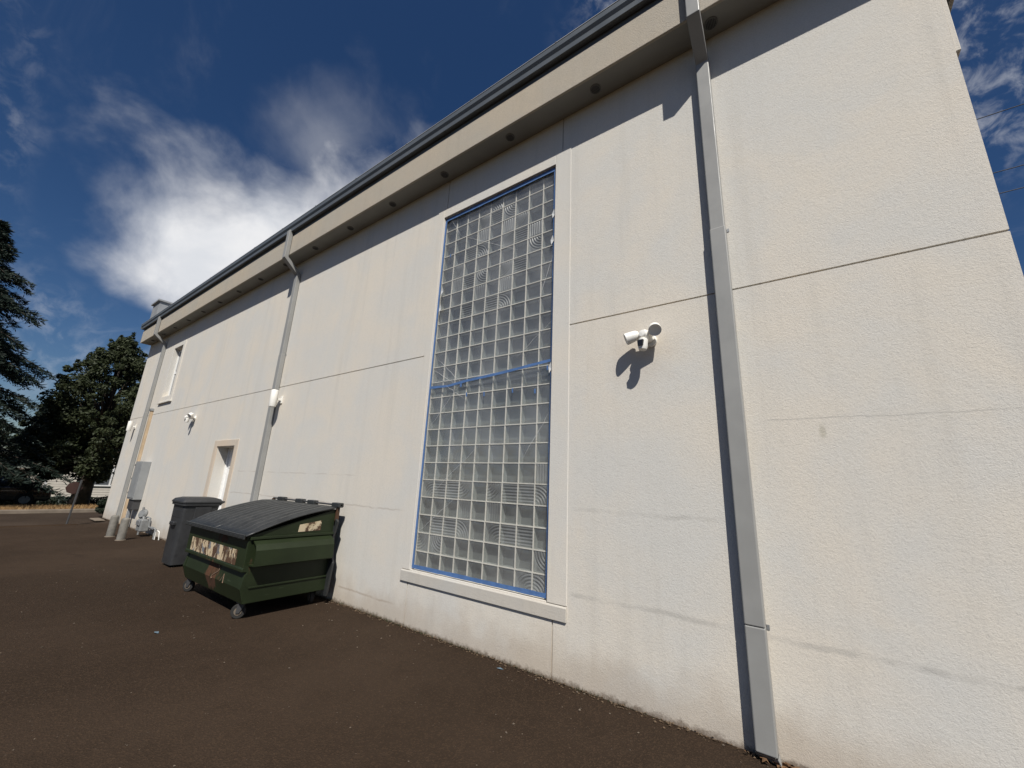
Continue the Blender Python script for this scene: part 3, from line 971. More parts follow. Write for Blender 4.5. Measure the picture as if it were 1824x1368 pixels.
def film(name, x0, x1, z0, z1, y, cr, seed):
    nx, nz = 70, 100
    b = MB()
    r2 = random.Random(seed)
    waves = [(r2.uniform(2, 9), r2.uniform(-6, 6), r2.uniform(0, 6.28), r2.uniform(.0006, .0022)) for _ in range(9)]
    X, Z = np.meshgrid(np.linspace(x0, x1, nx + 1), np.linspace(z0, z1, nz + 1))
    Y = np.full_like(X, y)
    edge = np.minimum(np.minimum(X - x0, x1 - X), np.minimum(Z - z0, z1 - Z))
    ek = np.clip(edge / 0.08, 0, 1)
    for kx, kz, ph, am in waves:
        Y += ek * am * np.sin(kx * X * 3 + kz * Z * 2 + ph)
    # pull wrinkles that fan from the taped left and right edges
    for sx in (x0, x1):
        Y += 0.0022 * np.exp(-np.abs(X - sx) / 0.22) * np.sin(Z * 60 + 18 * np.sin(Z * 3) + (X - sx) * 40)
    for (ax, az), (cx, cz) in cr:
        dx_, dz_ = cx - ax, cz - az
        L = math.hypot(dx_, dz_)
        t = np.clip(((X - ax) * dx_ + (Z - az) * dz_) / L ** 2, 0, 1)
        d = np.hypot(X - ax - t * dx_, Z - az - t * dz_)
        Y -= 0.004 * np.exp(-(d / 0.022) ** 2)
    b.v = np.stack([X, Y, Z], -1).reshape(-1, 3).tolist()
    for j in range(nz):
        for i in range(nx):
            a = j * (nx + 1) + i
            b.f.append((a, a + 1, a + nx + 2, a + nx + 1)); b.mi.append(0)
    o = b.build(name, M['film'], gbw, smooth=True)
    for (ax, az), (cx, cz) in cr:
        bb = MB()
        pts = []
        for k in range(9):
            t = k / 8
            pts.append((ax + (cx - ax) * t + r2.uniform(-.006, .006), y - .008, az + (cz - az) * t + r2.uniform(-.006, .006)))
        bb.tube(pts, [0.0004 + 0.0016 * math.sin(math.pi * k / 8) for k in range(9)], 5)
        bb.build('film_crease', M['film_crease'], gbw)
    return o


film('plastic_film', WX0 + .012, WX1 - .012, 2.70, WZ1 - .02, -0.020, creases['upper'], 3)
film('plastic_film', WX0 + .012, WX1 - .012, WZ0 + .02, 2.83, -0.030, creases['lower'], 5)


def strip(pts, half, y, parent, name='tape_strip', thick=0.0016, seed=1):
    """a ribbon of tape lying in the x-z plane with slightly torn, wavy edges"""
    r2 = random.Random(seed)
    P0 = [Vector((p[0], 0, p[1])) for p in pts]
    b = MB()
    fine_ = []
    for a, c in zip(P0, P0[1:]):
        n_ = max(2, int((c - a).length / 0.08))
        for k in range(n_):
            fine_.append(a.lerp(c, k / n_))
    fine_.append(P0[-1])
    L, Rr = [], []
    for i, p in enumerate(fine_):
        d = (fine_[min(i + 1, len(fine_) - 1)] - fine_[max(i - 1, 0)]).normalized()
        nn = Vector((-d.z, 0, d.x))
        h = half * r2.uniform(.88, 1.12)
        L.append(p + nn * h); Rr.append(p - nn * h)
    n_ = len(fine_)
    vs = [(p.x, y + r2.uniform(-.0005, .0005), p.z) for p in L] + [(p.x, y + r2.uniform(-.0005, .0005), p.z) for p in Rr]
    vs += [(p[0], y + thick, p[2]) for p in vs]
    m2 = 2 * n_
    fs = []
    for i in range(n_ - 1):
        fs += [(i, i + 1, n_ + i + 1, n_ + i), (m2 + i, m2 + n_ + i, m2 + n_ + i + 1, m2 + i + 1), (i, m2 + i, m2 + i + 1, i + 1), (n_ + i, n_ + i + 1, m2 + n_ + i + 1, m2 + n_ + i)]
    b.raw(vs, fs)
    return b.build(name, M['tape'], parent)


e = 0.020
strip([(WX0 + e, WZ0 + .02), (WX0 + e - .006, 3.0), (WX0 + e, WZ1 - .03)], 0.016, -0.036, gbw, seed=2)
strip([(WX1 - e + .004, WZ0 + .02), (WX1 - e + .008, 3.2), (WX1 - e, WZ1 - .03)], 0.014, -0.036, gbw, seed=3)
strip([(WX0 + .02, WZ1 - .036), (WX1 - .02, WZ1 - .034)], 0.024, -0.0385, gbw, seed=4)
strip([(WX0 + .02, WZ0 + .040), (WX1 - .02, WZ0 + .042)], 0.020, -0.0385, gbw, seed=5)
strip([(WX0 + .03, 2.745), (0.35, 2.735), (0.62, 2.765), (1.2, 2.80), (WX1 - .03, 2.852)], 0.015, -0.0385, gbw, seed=6)
strip([(0.555, 2.775), (0.56, 2.70)], 0.013, -0.040, gbw, seed=7)
for k, (tx, tz) in enumerate(((0.66, 2.62), (0.93, 2.60), (1.33, 2.60), (1.62, 2.565), (1.765, 2.80), (0.17, 4.63))):
    strip([(tx, tz), (tx + .004, tz - .05)], 0.009, -0.041, gbw, seed=10 + k)
# loose film tabs pulled over the tape at the jambs
for (tx, tz, s) in ((WX1 - .05, 4.62, 1), (WX1 - .06, 4.28, 1), (WX1 - .05, 2.78, 1), (0.045, 3.85, -1), (0.05, 4.1, -1)):
    b = MB()
    b.raw([(tx, -.040, tz), (tx + .03, -.046, tz + .05), (tx + .045, -.043, tz - .02), (tx + .015, -.05, tz - .07)], [(0, 1, 2), (0, 2, 3)])
    b.build('film_tab', M['film_crease'], gbw)


# ------------------------------------------------------------------ wall fittings
def floodlight(loc, label, group):
    t = thing('flood_light', loc, label, 'flood light', group)
    L = Vector(loc)
    def q(x, y, z): return (L.x + x, L.y + y, L.z + z)
    b = MB(); b.lathe([(0.058, 0), (0.058, 0.022), (0.05, 0.03), (0.0, 0.03)], q(0, 0, 0), (0, -1, 0), 24)
    b.build('wall_plate', M['white'], t, auto=35)
    b = MB(); b.lathe([(0.03, 0.0), (0.04, 0.03), (0.047, 0.07), (0.045, 0.115), (0.03, 0.14), (0.0, 0.145)], q(0, -.025, .005), (-.18, -1, .18), 24)
    b.build('body', M['white'], t, auto=35)
    b = MB()
    b.lathe([(0.034, 0.036), (0.040, 0.03), (0.040, -0.04), (0.032, -0.062), (0.0, -0.066), ], q(-.022, -.145, -.058), (0.05, 0.1, 1), 22)
    cam_ = b.build('camera_eye', M['white'], t, auto=35)
    b = MB(); b.prism([(-.022, -.03), (.022, -.03), (.026, .02), (-.026, .02)], 'y', -.051, -.03)
    me = b
    for i, p in enumerate(me.v):
        pv = Vector(p); pv.rotate(Matrix.Rotation(R_(-12), 3, 'Z'))
        me.v[i] = (pv.x + L.x - .022, pv.y + L.y - .145, pv.z + L.z - .062)
    me.build('lens', M['lens_dark'], cam_)
    for (p, d, nm) in (((-.125, -.105, .030), (-.88, -.34, -.36), 'left'), ((.070, -.110, .075), (.25, -.72, -.62), 'right')):
        b = MB()
        sh = 1.0 if nm == 'left' else .45
        b.lathe([(0.0, -.06 * sh), (0.030, -.056 * sh), (0.043, -.038 * sh), (0.049, .0), (0.053, .045), (0.053, .062), (0.047, .058)], q(*p), d, 24)
        h = b.build('lamp_head', M['white'], t, auto=35)
        b = MB()
        b.lathe([(0.0, .050), (0.030, .0505), (0.034, .054), (0.049, .0535)], q(*p), d, 24)
        b.build('lens', M['lens'], h, auto=35)
        b = MB()
        c0 = Vector(q(*p)) - Vector(d).normalized() * .05
        b.tube([q(0, -.09, .03), (Vector(q(0, -.09, .03)) + c0) / 2 + Vector((0, 0, .012)), c0], .013, 10)
        b.build('arm', M['white'], t, smooth=True)
    return t


f1 = floodlight((2.835, YW, 2.865), 'white twin head flood light with camera right of the block window', 'security flood lights')
f2 = copy_tree(f1)
f2.location = (-8.35, YW, 2.85)
f2['label'] = 'white twin head flood light with camera left of the door'


def sconce(loc, label):
    t = thing('wall_sconce', loc, label, 'wall lamp', 'cylinder wall lamps')
    L = Vector(loc)
    b = MB(); b.lathe([(0.058, -.155), (0.060, -.15), (0.060, .15), (0.057, .155), (0.050, .15), (0.050, .10), (0.0, .10)], L + Vector((0, -.15, 0)), (0, 0, 1), 24)
    b.build('shade', M['white'], t, auto=35)
    b = MB(); b.box(L.x - .035, L.x + .035, L.y - .02, L.y, L.z - .07, L.z + .07)
    b.build('back_plate', M['white'], t, bevel=.004)
    b = MB(); b.box(L.x - .015, L.x + .015, L.y - .10, L.y - .02, L.z - .02, L.z + .02)
    b.build('arm', M['white'], t)
    return t


s1 = sconce((-3.93, YW, 2.93), 'cream cylinder wall lamp beside the middle downspout')
s2 = copy_tree(s1)
s2.location = (-13.75, YW, 2.90)
s2['label'] = 'cream cylinder wall lamp near the far corner of the wall'

# electrical cabinet, conduits
EX0, EX1 = -11.62, -11.0
t = thing('meter_cabinet', (EX1, YW, 0), 'grey electrical cabinet with conduits low on the far wall', 'cabinet')
b = MB(); b.box(EX0, EX1, -.25, YW - .001, .76, 1.78); cab = b.build('housing', M['grey_box'], t, bevel=.006)
b = MB(); b.box(EX0 + .03, EX1 - .03, -.262, -.2505, .80, 1.74); b.build('door', M['grey_box'], cab, bevel=.004)
for z in (.9, 1.28, 1.65):
    b = MB(); b.box(EX0 + .015, EX0 + .035, -.272, -.2505, z, z + .05); b.build('hinge', M['dark_metal'], cab)
b = MB(); b.box(EX0 + .12, EX1 - .04, -.22, YW - .001, .50, .7595); b.build('trough', M['dark_metal'], t, bevel=.004)
b = MB(); b.tube([(EX0 + .2, -.16, .5), (EX0 + .2, -.16, .02)], .045, 14); b.build('conduit', M['galv'], t, smooth=False, auto=40)
b = MB(); b.tube([(EX0 - .02, -.10, .72), (EX0 - .02, -.10, .02)], .014, 8); b.build('conduit', M['white'], t, auto=40)
b = MB(); b.tube([(EX0 - .12, -.12, 1.45), (EX0 + .06, -.12, 1.50), (EX0 + .06, -.20, 1.50)], .03, 10); b.build('conduit', M['tan_pipe'], t, auto=40)
b = MB(); b.box(-12.30, -12.16, -.12, YW - .001, 0.02, 3.30)
t2 = thing('cable_cover', (-12.23, YW, 0), 'tall tan cable cover strip beside the far downspout', 'cable cover')
b.build('cover', M['tan_pipe'], t2, bevel=.006)
b = MB(); b.box(-12.32, -12.14, -.135, YW - .001, 3.30, 3.38); b.build('cap', M['grey_box'], t2, bevel=.006)

# gas meter
t = thing('gas_meter', (-9.35, -.30, 0), 'grey gas meter with regulator standing against the far wall', 'gas meter')
b = MB(); b.box(-9.53, -9.20, -.38, -.20, .12, .40); mbody = b.build('meter_case', M['meter'], t, bevel=.03, segs=3)
b = MB(); b.box(-9.50, -9.24, -.405, -.3805, .26, .37); b.build('index_cover', M['galv'], mbody, bevel=.01)
b = MB(); b.lathe([(0.0, -.05), (.09, -.045), (.11, -.012), (.118, -.01), (.118, .01), (.11, .012), (.09, .045), (0, .05)], (-9.62, -.28, .50), (.35, -.85, .2), 20)
b.build('regulator', M['meter'], t, auto=40)
b = MB(); b.cyl((-9.62, -.28, .50), (-9.62, -.30, .66), .03, .022, 10); b.build('vent_stack', M['meter'], t, auto=40)
b = MB(); b.tube([(-9.75, -.25, .0), (-9.75, -.25, .36), (-9.74, -.27, .42), (-9.62, -.28, .43), (-9.46, -.29, .43), (-9.44, -.29, .38)], .022, 10); b.build('inlet_pipe', M['meter'], t, auto=50)
b = MB(); b.tube([(-9.28, -.29, .38), (-9.27, -.29, .44), (-9.18, -.28, .46), (-9.05, -.26, .44), (-9.04, -.25, .24), (-8.72, -.22, .235), (-8.70, -.2, .22), (-8.70, -.2, .0)], .02, 10); b.build('outlet_pipe', M['meter'], t, auto=50)
for px_ in (-8.92, -8.80):
    b = MB(); b.cyl((px_, -.235, .235), (px_ + .05, -.23, .235), .032, .032, 8); b.build('union_nut', M['galv'], t)
b = MB(); b.tube([(-8.62, -.2, .0), (-8.62, -.2, .17), (-8.56, -.19, .20), (-8.50, -.17, .18), (-8.50, -.15, .0)], .011, 8); b.build('white_pipe', M['white'], t, auto=50)

for k, (x, y, lab) in enumerate(((-9.62, -.78, 'short grey steel bollard guarding the gas meter, the farther of two'), (-8.86, -.74, 'short grey steel bollard guarding the gas meter, the nearer of two'))):
    if k == 0:
        b0 = thing('bollard', (x, y, 0), lab, 'bollard', 'bollards before the gas meter')
        b = MB(); b.lathe([(.075, 0), (.075, .44), (.068, .465), (.05, .48), (0, .485)], (x, y, 0), (0, 0, 1), 20)
        b.build('post', M['bollard'], b0, auto=35)
        b = MB(); b.lathe([(.095, 0), (.095, .012), (.078, .016), (.0, .016)], (x, y, 0), (0, 0, 1), 20)
        b.build('collar', M['kerb'], b0, auto=35)
    else:
        c = copy_tree(b0); c.location = (x, y, 0); c['label'] = lab

# roof fittings at the far end
t = thing('roof_box', (-14.2, .3, 6.5), 'grey boxed roof housing at the far end of the roof', 'roof box')
b = MB(); b.box(-14.70, -13.9, -.30, .7, 6.45, 7.30); b.build('housing', M['membrane'], t, bevel=.005)
b = MB(); b.box(-14.76, -13.85, -.36, .76, 7.3005, 7.36); b.build('cap', M['gutter_light'], t, bevel=.004)
t = thing('vent_pipe', (-11.8, -.1, 6.5), 'small grey vent pipe with cap standing on the roof edge', 'vent pipe')
b = MB(); b.cyl((-11.8, -.1, 6.5), (-11.8, -.1, 6.98), .03, .03, 10); b.build('pipe', M['galv'], t, auto=40)
b = MB(); b.lathe([(.03, 0), (.06, .01), (.055, .06), (.02, .09), (0, .095)], (-11.8, -.1, 6.95), (0, 0, 1), 12); b.build('cap', M['galv'], t, auto=40)

# ------------------------------------------------------------------ dumpster
dX0, dX1 = -3.20, -1.38
t = thing('dumpster', (-2.28, -.75, 0), 'green steel dumpster with peeling decals and black ribbed lids', 'dumpster')
b = MB()
# lower tub (creased front) and upper body as one shell
front = [(-1.19, .17), (-1.235, .33), (-1.205, .50), (-1.26, .505), (-1.26, .535), (-1.25, .55), (-1.25, .84), (-1.27, .845), (-1.27, .88), (-.22, 1.16), (-.20, 1.14), (-.20, .17)]
b.prism(front, 'x', dX0, dX1)
body = b.build('body', M['green'], t, bevel=.006)
for x0, x1 in ((dX0 - .001, dX0 + .05), (dX1 - .05, dX1 + .001)):
    b = MB(); b.prism([(-1.20, .20), (-1.246, .33), (-1.216, .48), (-1.19, .48), (-1.19, .20)], 'x', x0, x1); b.build('corner_rib', M['green'], body, bevel=.003)
# side crease bands
for x0, x1 in ((dX1, dX1 + .012), (dX0 - .012, dX0)):
    b = MB(); b.box(x0, x1, -1.16, -.24, .325, .345); b.build('side_rib', M['green'], body, bevel=.004)
for x0, x1 in ((dX1, dX1 + .03), (dX0 - .03, dX0)):
    b = MB(); b.box(x0, x1, -1.24, -.22, .845, .875); b.build('rim', M['green'], body, bevel=.004)
for sgn, xs in ((1, dX1), (-1, dX0)):
    # fork sleeve: sloping outer plate, open rusty end to the front
    b = MB()
    o_ = .125 * sgn
    y0, y1 = -1.20, -.26
    pr = [(xs, .845), (xs + o_ * .72, .80), (xs + o_, .74), (xs + o_, .575), (xs + o_ * .94, .565), (xs, .565)]
    inn = [(xs, .83), (xs + o_ * .68, .786), (xs + o_ * .92, .735), (xs + o_ * .92, .583), (xs, .583)]
    b.prism(pr, 'y', y0 + .10, y1)
    for (a, c) in zip(pr[:5], pr[1:]):
        pass
    # thin walled mouth
    k = 5
    outer = [pr[0], pr[1], pr[2], pr[3], pr[5]]
    for i in range(5):
        j = (i + 1) % 5
        if i == 4: continue
        b.poly([(outer[i][0], y0, outer[i][1]), (outer[j][0], y0, outer[j][1]), (outer[j][0], y0 + .10, outer[j][1]), (outer[i][0], y0 + .10, outer[i][1])])
        b.poly([(inn[i][0], y0, inn[i][1]), (inn[j][0], y0, inn[j][1]), (inn[j][0], y0 + .098, inn[j][1]), (inn[i][0], y0 + .098, inn[i][1])])
        b.poly([(outer[i][0], y0, outer[i][1]), (outer[j][0], y0, outer[j][1]), (inn[j][0], y0, inn[j][1]), (inn[i][0], y0, inn[i][1])])
    sl_ = b.build('fork_sleeve', M['green'], t)
    b = MB(); b.prism([(p[0], p[1]) for p in inn], 'y', y0 + .085, y0 + .097); b.build('sleeve_mouth', M['green_rust'], sl_)
# rear lifting plates
for xs, sg in ((dX1, 1), (dX0, -1)):
    b = MB()
    b.prism([(xs - .01 * sg, .10), (xs + .05 * sg, .10), (xs + .10 * sg, .50), (xs + .07 * sg, .56), (xs + .02 * sg, .80), (xs + .08 * sg, 1.01), (xs + .03 * sg, 1.04), (xs - .01 * sg, 1.0)], 'y', -.235, -.205)
    b.build('rear_plate', M['lid'], t, bevel=.004)
# decals
b = MB(); b.box(-3.04, -1.60, -1.2535, -1.2505, .552, .715); b.build('decal', M['decal'], body)
b = MB(); b.prism([(-.70, .90), (-.41, .905), (-.41, 1.025), (-.69, .985)], 'x', dX1 + .0005, dX1 + .003); b.build('sticker', M['decal2'], body)
pts = []
for k in range(15):
    s = k / 14
    pts.append((-2.12 + .075 * math.sin(s * 5.2) - .02, -1.2105 - (.0 if s < .5 else .008) - .012 * s, .49 - .17 * s))
b = MB(); b.tube([(p[0], -1.2085 + ((.5 - p[2]) / .17) * -.03 if p[2] > .33 else -1.236, p[2]) for p in pts], .006, 5); b.build('paint_mark', M['chalk'], body)
b = MB(); b.tube([(-1.95, -1.236, .33), (-1.90, -1.221, .41), (-1.865, -1.238, .32)], .005, 5); b.build('paint_mark', M['chalk'], body)
# two lids, arched and ribbed
for (x0, x1) in ((dX0 - .02, (dX0 + dX1) / 2 - .006), ((dX0 + dX1) / 2 + .006, dX1 + .03)):
    b = MB()
    nx, ny = 56, 12
    for j in range(ny + 1):
        s = j / ny
        y = -1.30 + s * 1.08
        zz = .895 + s * .30 + .042 * math.sin(math.pi * s)
        for i in range(nx + 1):
            tt = i / nx
            x = x0 + (x1 - x0) * tt
            ph = (tt * 6) % 1
            rib = .028 * (1 / (1 + math.exp(-(abs(ph - .5) * -1 + .27) * 40)))
            edge = min(tt, 1 - tt) < .02
            b.v.append((x, y, zz + (0 if edge else rib * min(1, 6 * s, 6 * (1 - s)))))
    for j in range(ny):
        for i in range(nx):
            a = j * (nx + 1) + i
            b.f.append((a, a + 1, a + nx + 2, a + nx + 1)); b.mi.append(0)
    lid = b.build('lid', M['lid'], t, smooth=True)
    md = lid.modifiers.new('solid', 'SOLIDIFY'); md.thickness = .018; md.offset = -1
    b = MB(); b.box(x0, x1, -1.318, -1.301, .855, .905); b.build('lid_skirt', M['lid'], lid, bevel=.004)
    xe = x1 if x1 > -2 else x0
    for q in range(7):
        xb = x0 + (q + .5) * (x1 - x0) / 7
        b = MB(); b.box(xb - .045, xb + .045, -1.322, -1.3185, .862, .888); b.build('lid_tab', M['lid'], lid, bevel=.003)
b = MB(); b.tube([(dX0 - .05, -.20, 1.215), (dX1 + .07, -.20, 1.215)], .012, 10); b.build('hinge_rod', M['dark_metal'], t, auto=40)
for xh in (dX0 + .25, (dX0 + dX1) / 2 - .1, (dX0 + dX1) / 2 + .25, dX1 - .02):
    b = MB(); b.box(xh - .09, xh + .09, -.245, -.165, 1.185, 1.245); b.build('hinge', M['lid'], t, bevel=.012)
b = MB(); b.box(dX1 + .0, dX1 + .03, -.235, -.19, .95, 1.21); b.box(dX0 - .03, dX0, -.235, -.19, .95, 1.21); b.build('hinge_post', M['green_rust'], t, bevel=.003)
for cx, cy, a in ((-3.10, -1.13, .5), (-1.50, -1.13, .9), (-3.10, -.32, .2), (-1.50, -.32, -.3)):
    cst = MB()
    cst.box(cx - .05, cx + .05, cy - .05, cy + .05, .158, .169)
    c_ = cst.build('caster', M['dark_metal'], t, bevel=.002)
    dv = Vector((math.cos(a), math.sin(a), 0)); ax = Vector((-dv.y, dv.x, 0))
    hub = Vector((cx, cy, .075)) - dv * .03
    b = MB(); b.cyl(hub - ax * .022, hub + ax * .022, .075, .075, 24); b.build('wheel', M['rubber'], c_, bevel=.008)
    b = MB(); b.cyl(hub - ax * .026, hub + ax * .026, .04, .04, 16); b.build('hub', M['kerb'], c_)
    for s in (-1, 1):
        b = MB()
        p = hub + ax * s * .033
        q = Vector((cx, cy, .16)) + ax * s * .033
        w_ = dv * .018
        tk = ax * s * .005
        b.raw([p - w_ - Vector((0, 0, .015)), p + w_ - Vector((0, 0, .015)), q + w_ * 2.2, q - w_ * 2.2, p - w_ - Vector((0, 0, .015)) + tk, p + w_ - Vector((0, 0, .015)) + tk, q + w_ * 2.2 + tk, q - w_ * 2.2 + tk],
              [(0, 1, 2, 3), (7, 6, 5, 4), (0, 4, 5, 1), (1, 5, 6, 2), (2, 6, 7, 3), (3, 7, 4, 0)])
        b.build('fork', M['dark_metal'], c_)

# ------------------------------------------------------------------ wheeled cart beside it
CX, CY = -5.16, -.62
t = thing('garbage_cart', (CX, CY, 0), 'dark grey wheeled garbage cart standing behind the green dumpster', 'garbage cart')
b = MB()
def ring(hx, hy, z, r=.05):
    out = []
    for sx, sy, a0 in ((1, 1, 0), (-1, 1, 90), (-1, -1, 180), (1, -1, 270)):
        for k in range(4):
            a = R_(a0 + k * 30)
            out.append((CX + sx * (hx - r) + r * math.cos(a), CY + sy * (hy - r) + r * math.sin(a), z))
    return out
rings = [ring(.235, .225, .04), ring(.25, .24, .35), ring(.265, .255, .70), ring(.275, .27, .99), ring(.30, .295, .995), ring(.30, .295, 1.03), ring(.29, .285, 1.035)]
rings = [[(p[0], p[1] - .04 * (1 - k / 3) if k < 3 else p[1], p[2]) for p in r] for k, r in enumerate(rings)]
vs = sum(rings, [])
fs = []
for k in range(len(rings) - 1):
    for i in range(16):
        j = (i + 1) % 16
        fs.append((k * 16 + i, k * 16 + j, (k + 1) * 16 + j, (k + 1) * 16 + i))
fs.append(tuple(range(15, -1, -1))); fs.append(tuple(range((len(rings) - 1) * 16, len(rings) * 16)))
b.raw(vs, fs)
cb = b.build('bin', M['cart'], t, auto=35)
b = MB()
rings = [ring(.31, .305, 1.036), ring(.31, .305, 1.06), ring(.28, .275, 1.10), ring(.20, .20, 1.125)]
fs = []
for k in range(3):
    for i in range(16):
        j = (i + 1) % 16
        fs.append((k * 16 + i, k * 16 + j, (k + 1) * 16 + j, (k + 1) * 16 + i))
fs.append(tuple(range(15, -1, -1))); fs.append(tuple(range(48, 64)))
b.raw(sum(rings, []), fs)
b.build('lid', M['cart'], t, auto=35)
b = MB(); b.box(CX - .10, CX + .10, CY - .315, CY - .25, .66, .72); b.build('grip', M['cart'], t, bevel=.012)
b = MB(); b.box(CX - .22, CX + .22, CY - .272, CY - .22, .78, .93); b.build('front_rib', M['cart'], t, bevel=.015)
b = MB(); b.box(CX + .24, CX + .285, CY - .10, CY + .15, .72, .97); b.build('front_rib', M['cart'], t, bevel=.015)
b = MB(); b.tube([(CX - .22, CY + .29, 1.02), (CX - .20, CY + .35, 1.05), (CX + .20, CY + .35, 1.05), (CX + .22, CY + .29, 1.02)], .016, 8); b.build('handle', M['cart'], t, auto=50)
for s in (-1, 1):
    b = MB(); b.cyl((CX + s * .255, CY + .20, .12), (CX + s * .30, CY + .20, .12), .12, .12, 24); b.build('wheel', M['rubber'], t, bevel=.01)
b = MB(); b.cyl((CX - .31, CY + .20, .12), (CX + .31, CY + .20, .12), .012, .012, 8); b.build('axle', M['dark_metal'], t)

# ------------------------------------------------------------------ litter, pebbles, leaf drift, weeds at the wall foot
b = MB()
for k in range(420):
    x = random.uniform(-6, 4.4); y = -random.uniform(.0, 1) ** 1.6 * 3.3 - .09
    r = random.choice((.003, .004, .005, .006, .008, .011)) * random.uniform(.7, 1.2)
    a = random.uniform(0, 6.28); q = random.uniform(.6, 1)
    ca, sa = math.cos(a), math.sin(a)
    vs = []
    for (dx_, dy_, dz_) in ((1, 0, 0), (0, q, 0), (-1, 0, 0), (0, -q, 0), (.1, .1, .8), (0, 0, -.5)):
        vs.append((x + r * (dx_ * ca - dy_ * sa), y + r * (dx_ * sa + dy_ * ca), r * (.35 + dz_ * .7)))
    b.raw(vs, [(0, 1, 4), (1, 2, 4), (2, 3, 4), (3, 0, 4), (1, 0, 5), (2, 1, 5), (3, 2, 5), (0, 3, 5)])
tag(b.build('gravel', M['pebble']), 'scattered pale grit and pebbles on the dark asphalt', 'gravel', kind='stuff')
b = MB()
for k in range(2600):      # crumbled dirt and dead weed bits along the foot of the wall
    x = random.uniform(-14, 4.9)
    y = YW - .003 - abs(random.gauss(0, .035))
    r = random.uniform(.004, .014)
    a = random.uniform(0, 6.28)
    z = random.uniform(0, .008)
    pts = [(x + r * math.cos(a + q * 2.1), y + r * .7 * math.sin(a + q * 2.1), z + random.uniform(0, .6) * r) for q in range(3)]
    b.raw(pts + [(x, y, z + r * random.uniform(.3, 1.1))], [(0, 1, 3), (1, 2, 3), (2, 0, 3)])
tag(b.build('dirt_line', M['dirt']), 'crumbled dirt and debris gathered along the foot of the wall', 'dirt', kind='stuff')
b = MB()
for k in range(900):       # thin dry weeds rooted in the joint between wall and asphalt
    x = random.choice((-1.3, -.6, -.2, .3, .9, 1.7, 2.4, -2.6, 4.1)) + random.gauss(0, .22)
    y = YW - .004 - abs(random.gauss(0, .012))
    h_ = random.uniform(.008, .04)
    a = random.uniform(0, 6.28); l_ = random.uniform(0, .5) * h_
    dx_, dy_ = .0022 * math.cos(a), .0022 * math.sin(a)
    b.raw([(x - dx_, y - dy_, 0), (x + dx_, y + dy_, 0), (x + l_ * math.sin(a), y - abs(l_ * math.cos(a)), h_)], [(0, 1, 2)])
tag(b.build('weeds', M['leaf2']), 'thin dry weeds in the joint at the foot of the wall', 'weeds', kind='stuff')
b = MB()
for k in range(60):
    x = random.gauss(3.62, .10); y = YW - .03 - abs(random.gauss(0, .05))
    r = random.uniform(.015, .04); a = random.uniform(0, 6.28)
    pts = []
    for q in range(5):
        rr = r * random.uniform(.5, 1)
        pts.append((x + rr * math.cos(a + q * 1.256), y + rr * math.sin(a + q * 1.256) * .7, .006 + random.uniform(0, .03)))
    b.raw(pts, [(0, 1, 2), (0, 2, 3), (0, 3, 4)])
tag(b.build('dead_leaves', M['deadleaf']), 'brown dead leaves gathered at the crushed downspout foot', 'leaves', kind='stuff')
b = MB()
b.raw([(1.41, -.20, .004), (1.45, -.205, .008), (1.48, -.185, .005), (1.44, -.18, .010)], [(0, 1, 3), (1, 2, 3)])
tag(b.build('tape_scrap', M['scrap']), 'pale blue tape scrap on the asphalt under the block window', 'scrap')
b = MB()
b.raw([(-1.63, -1.85, .004), (-1.58, -1.865, .010), (-1.54, -1.84, .005), (-1.59, -1.825, .010)], [(0, 1, 3), (1, 2, 3)])
tag(b.build('paper_scrap', M['scrap']), 'small pale scrap on the asphalt in front of the dumpster', 'scrap')
b = MB(); b.box(-14.35, -13.55, -.42, -.20, 0.002, .035)
tag(b.build('concrete_slab', M['kerb'], bevel=.01), 'pale concrete slab edge at the far corner of the wall', 'slab')


# ------------------------------------------------------------------ trees and shrubs
def leaf_cloud(centres, radii, per, size, seed, flat=.8):
    """leaf shaped quads spread through clumps; returns verts, faces"""
    rg = np.random.default_rng(seed)
    V = []
    for c, r, n in zip(centres, radii, per):
        d = rg.normal(size=(n, 3)); d /= np.linalg.norm(d, axis=1)[:, None]
        p = np.array(c) + d * (r * rg.uniform(.25, 1, n) ** .5)[:, None] * np.array([1, 1, flat])
        nrm = d * .6 + rg.normal(size=(n, 3)) * .7 + np.array([0, 0, .35])
        nrm /= np.linalg.norm(nrm, axis=1)[:, None]
        a = np.cross(nrm, rg.normal(size=(n, 3))); a /= np.linalg.norm(a, axis=1)[:, None]
        bb = np.cross(nrm, a)
        s = (size * rg.uniform(.6, 1.3, n))[:, None]
        V.append(np.stack([p - a * s, p + bb * s * .45, p + a * s, p - bb * s * .45], 1))
    V = np.concatenate(V).reshape(-1, 3)
    return V, np.arange(len(V)).reshape(-1, 4)


def np_mesh(name, V, Fq, mt, parent):
    off = np.array(wloc(parent))
    me = bpy.data.meshes.new(name)
    me.from_pydata((V - off).tolist(), [], Fq.tolist())
    me.materials.append(mt)
    o = bpy.data.objects.new(name, me); COL.objects.link(o); o.parent = parent
    return o


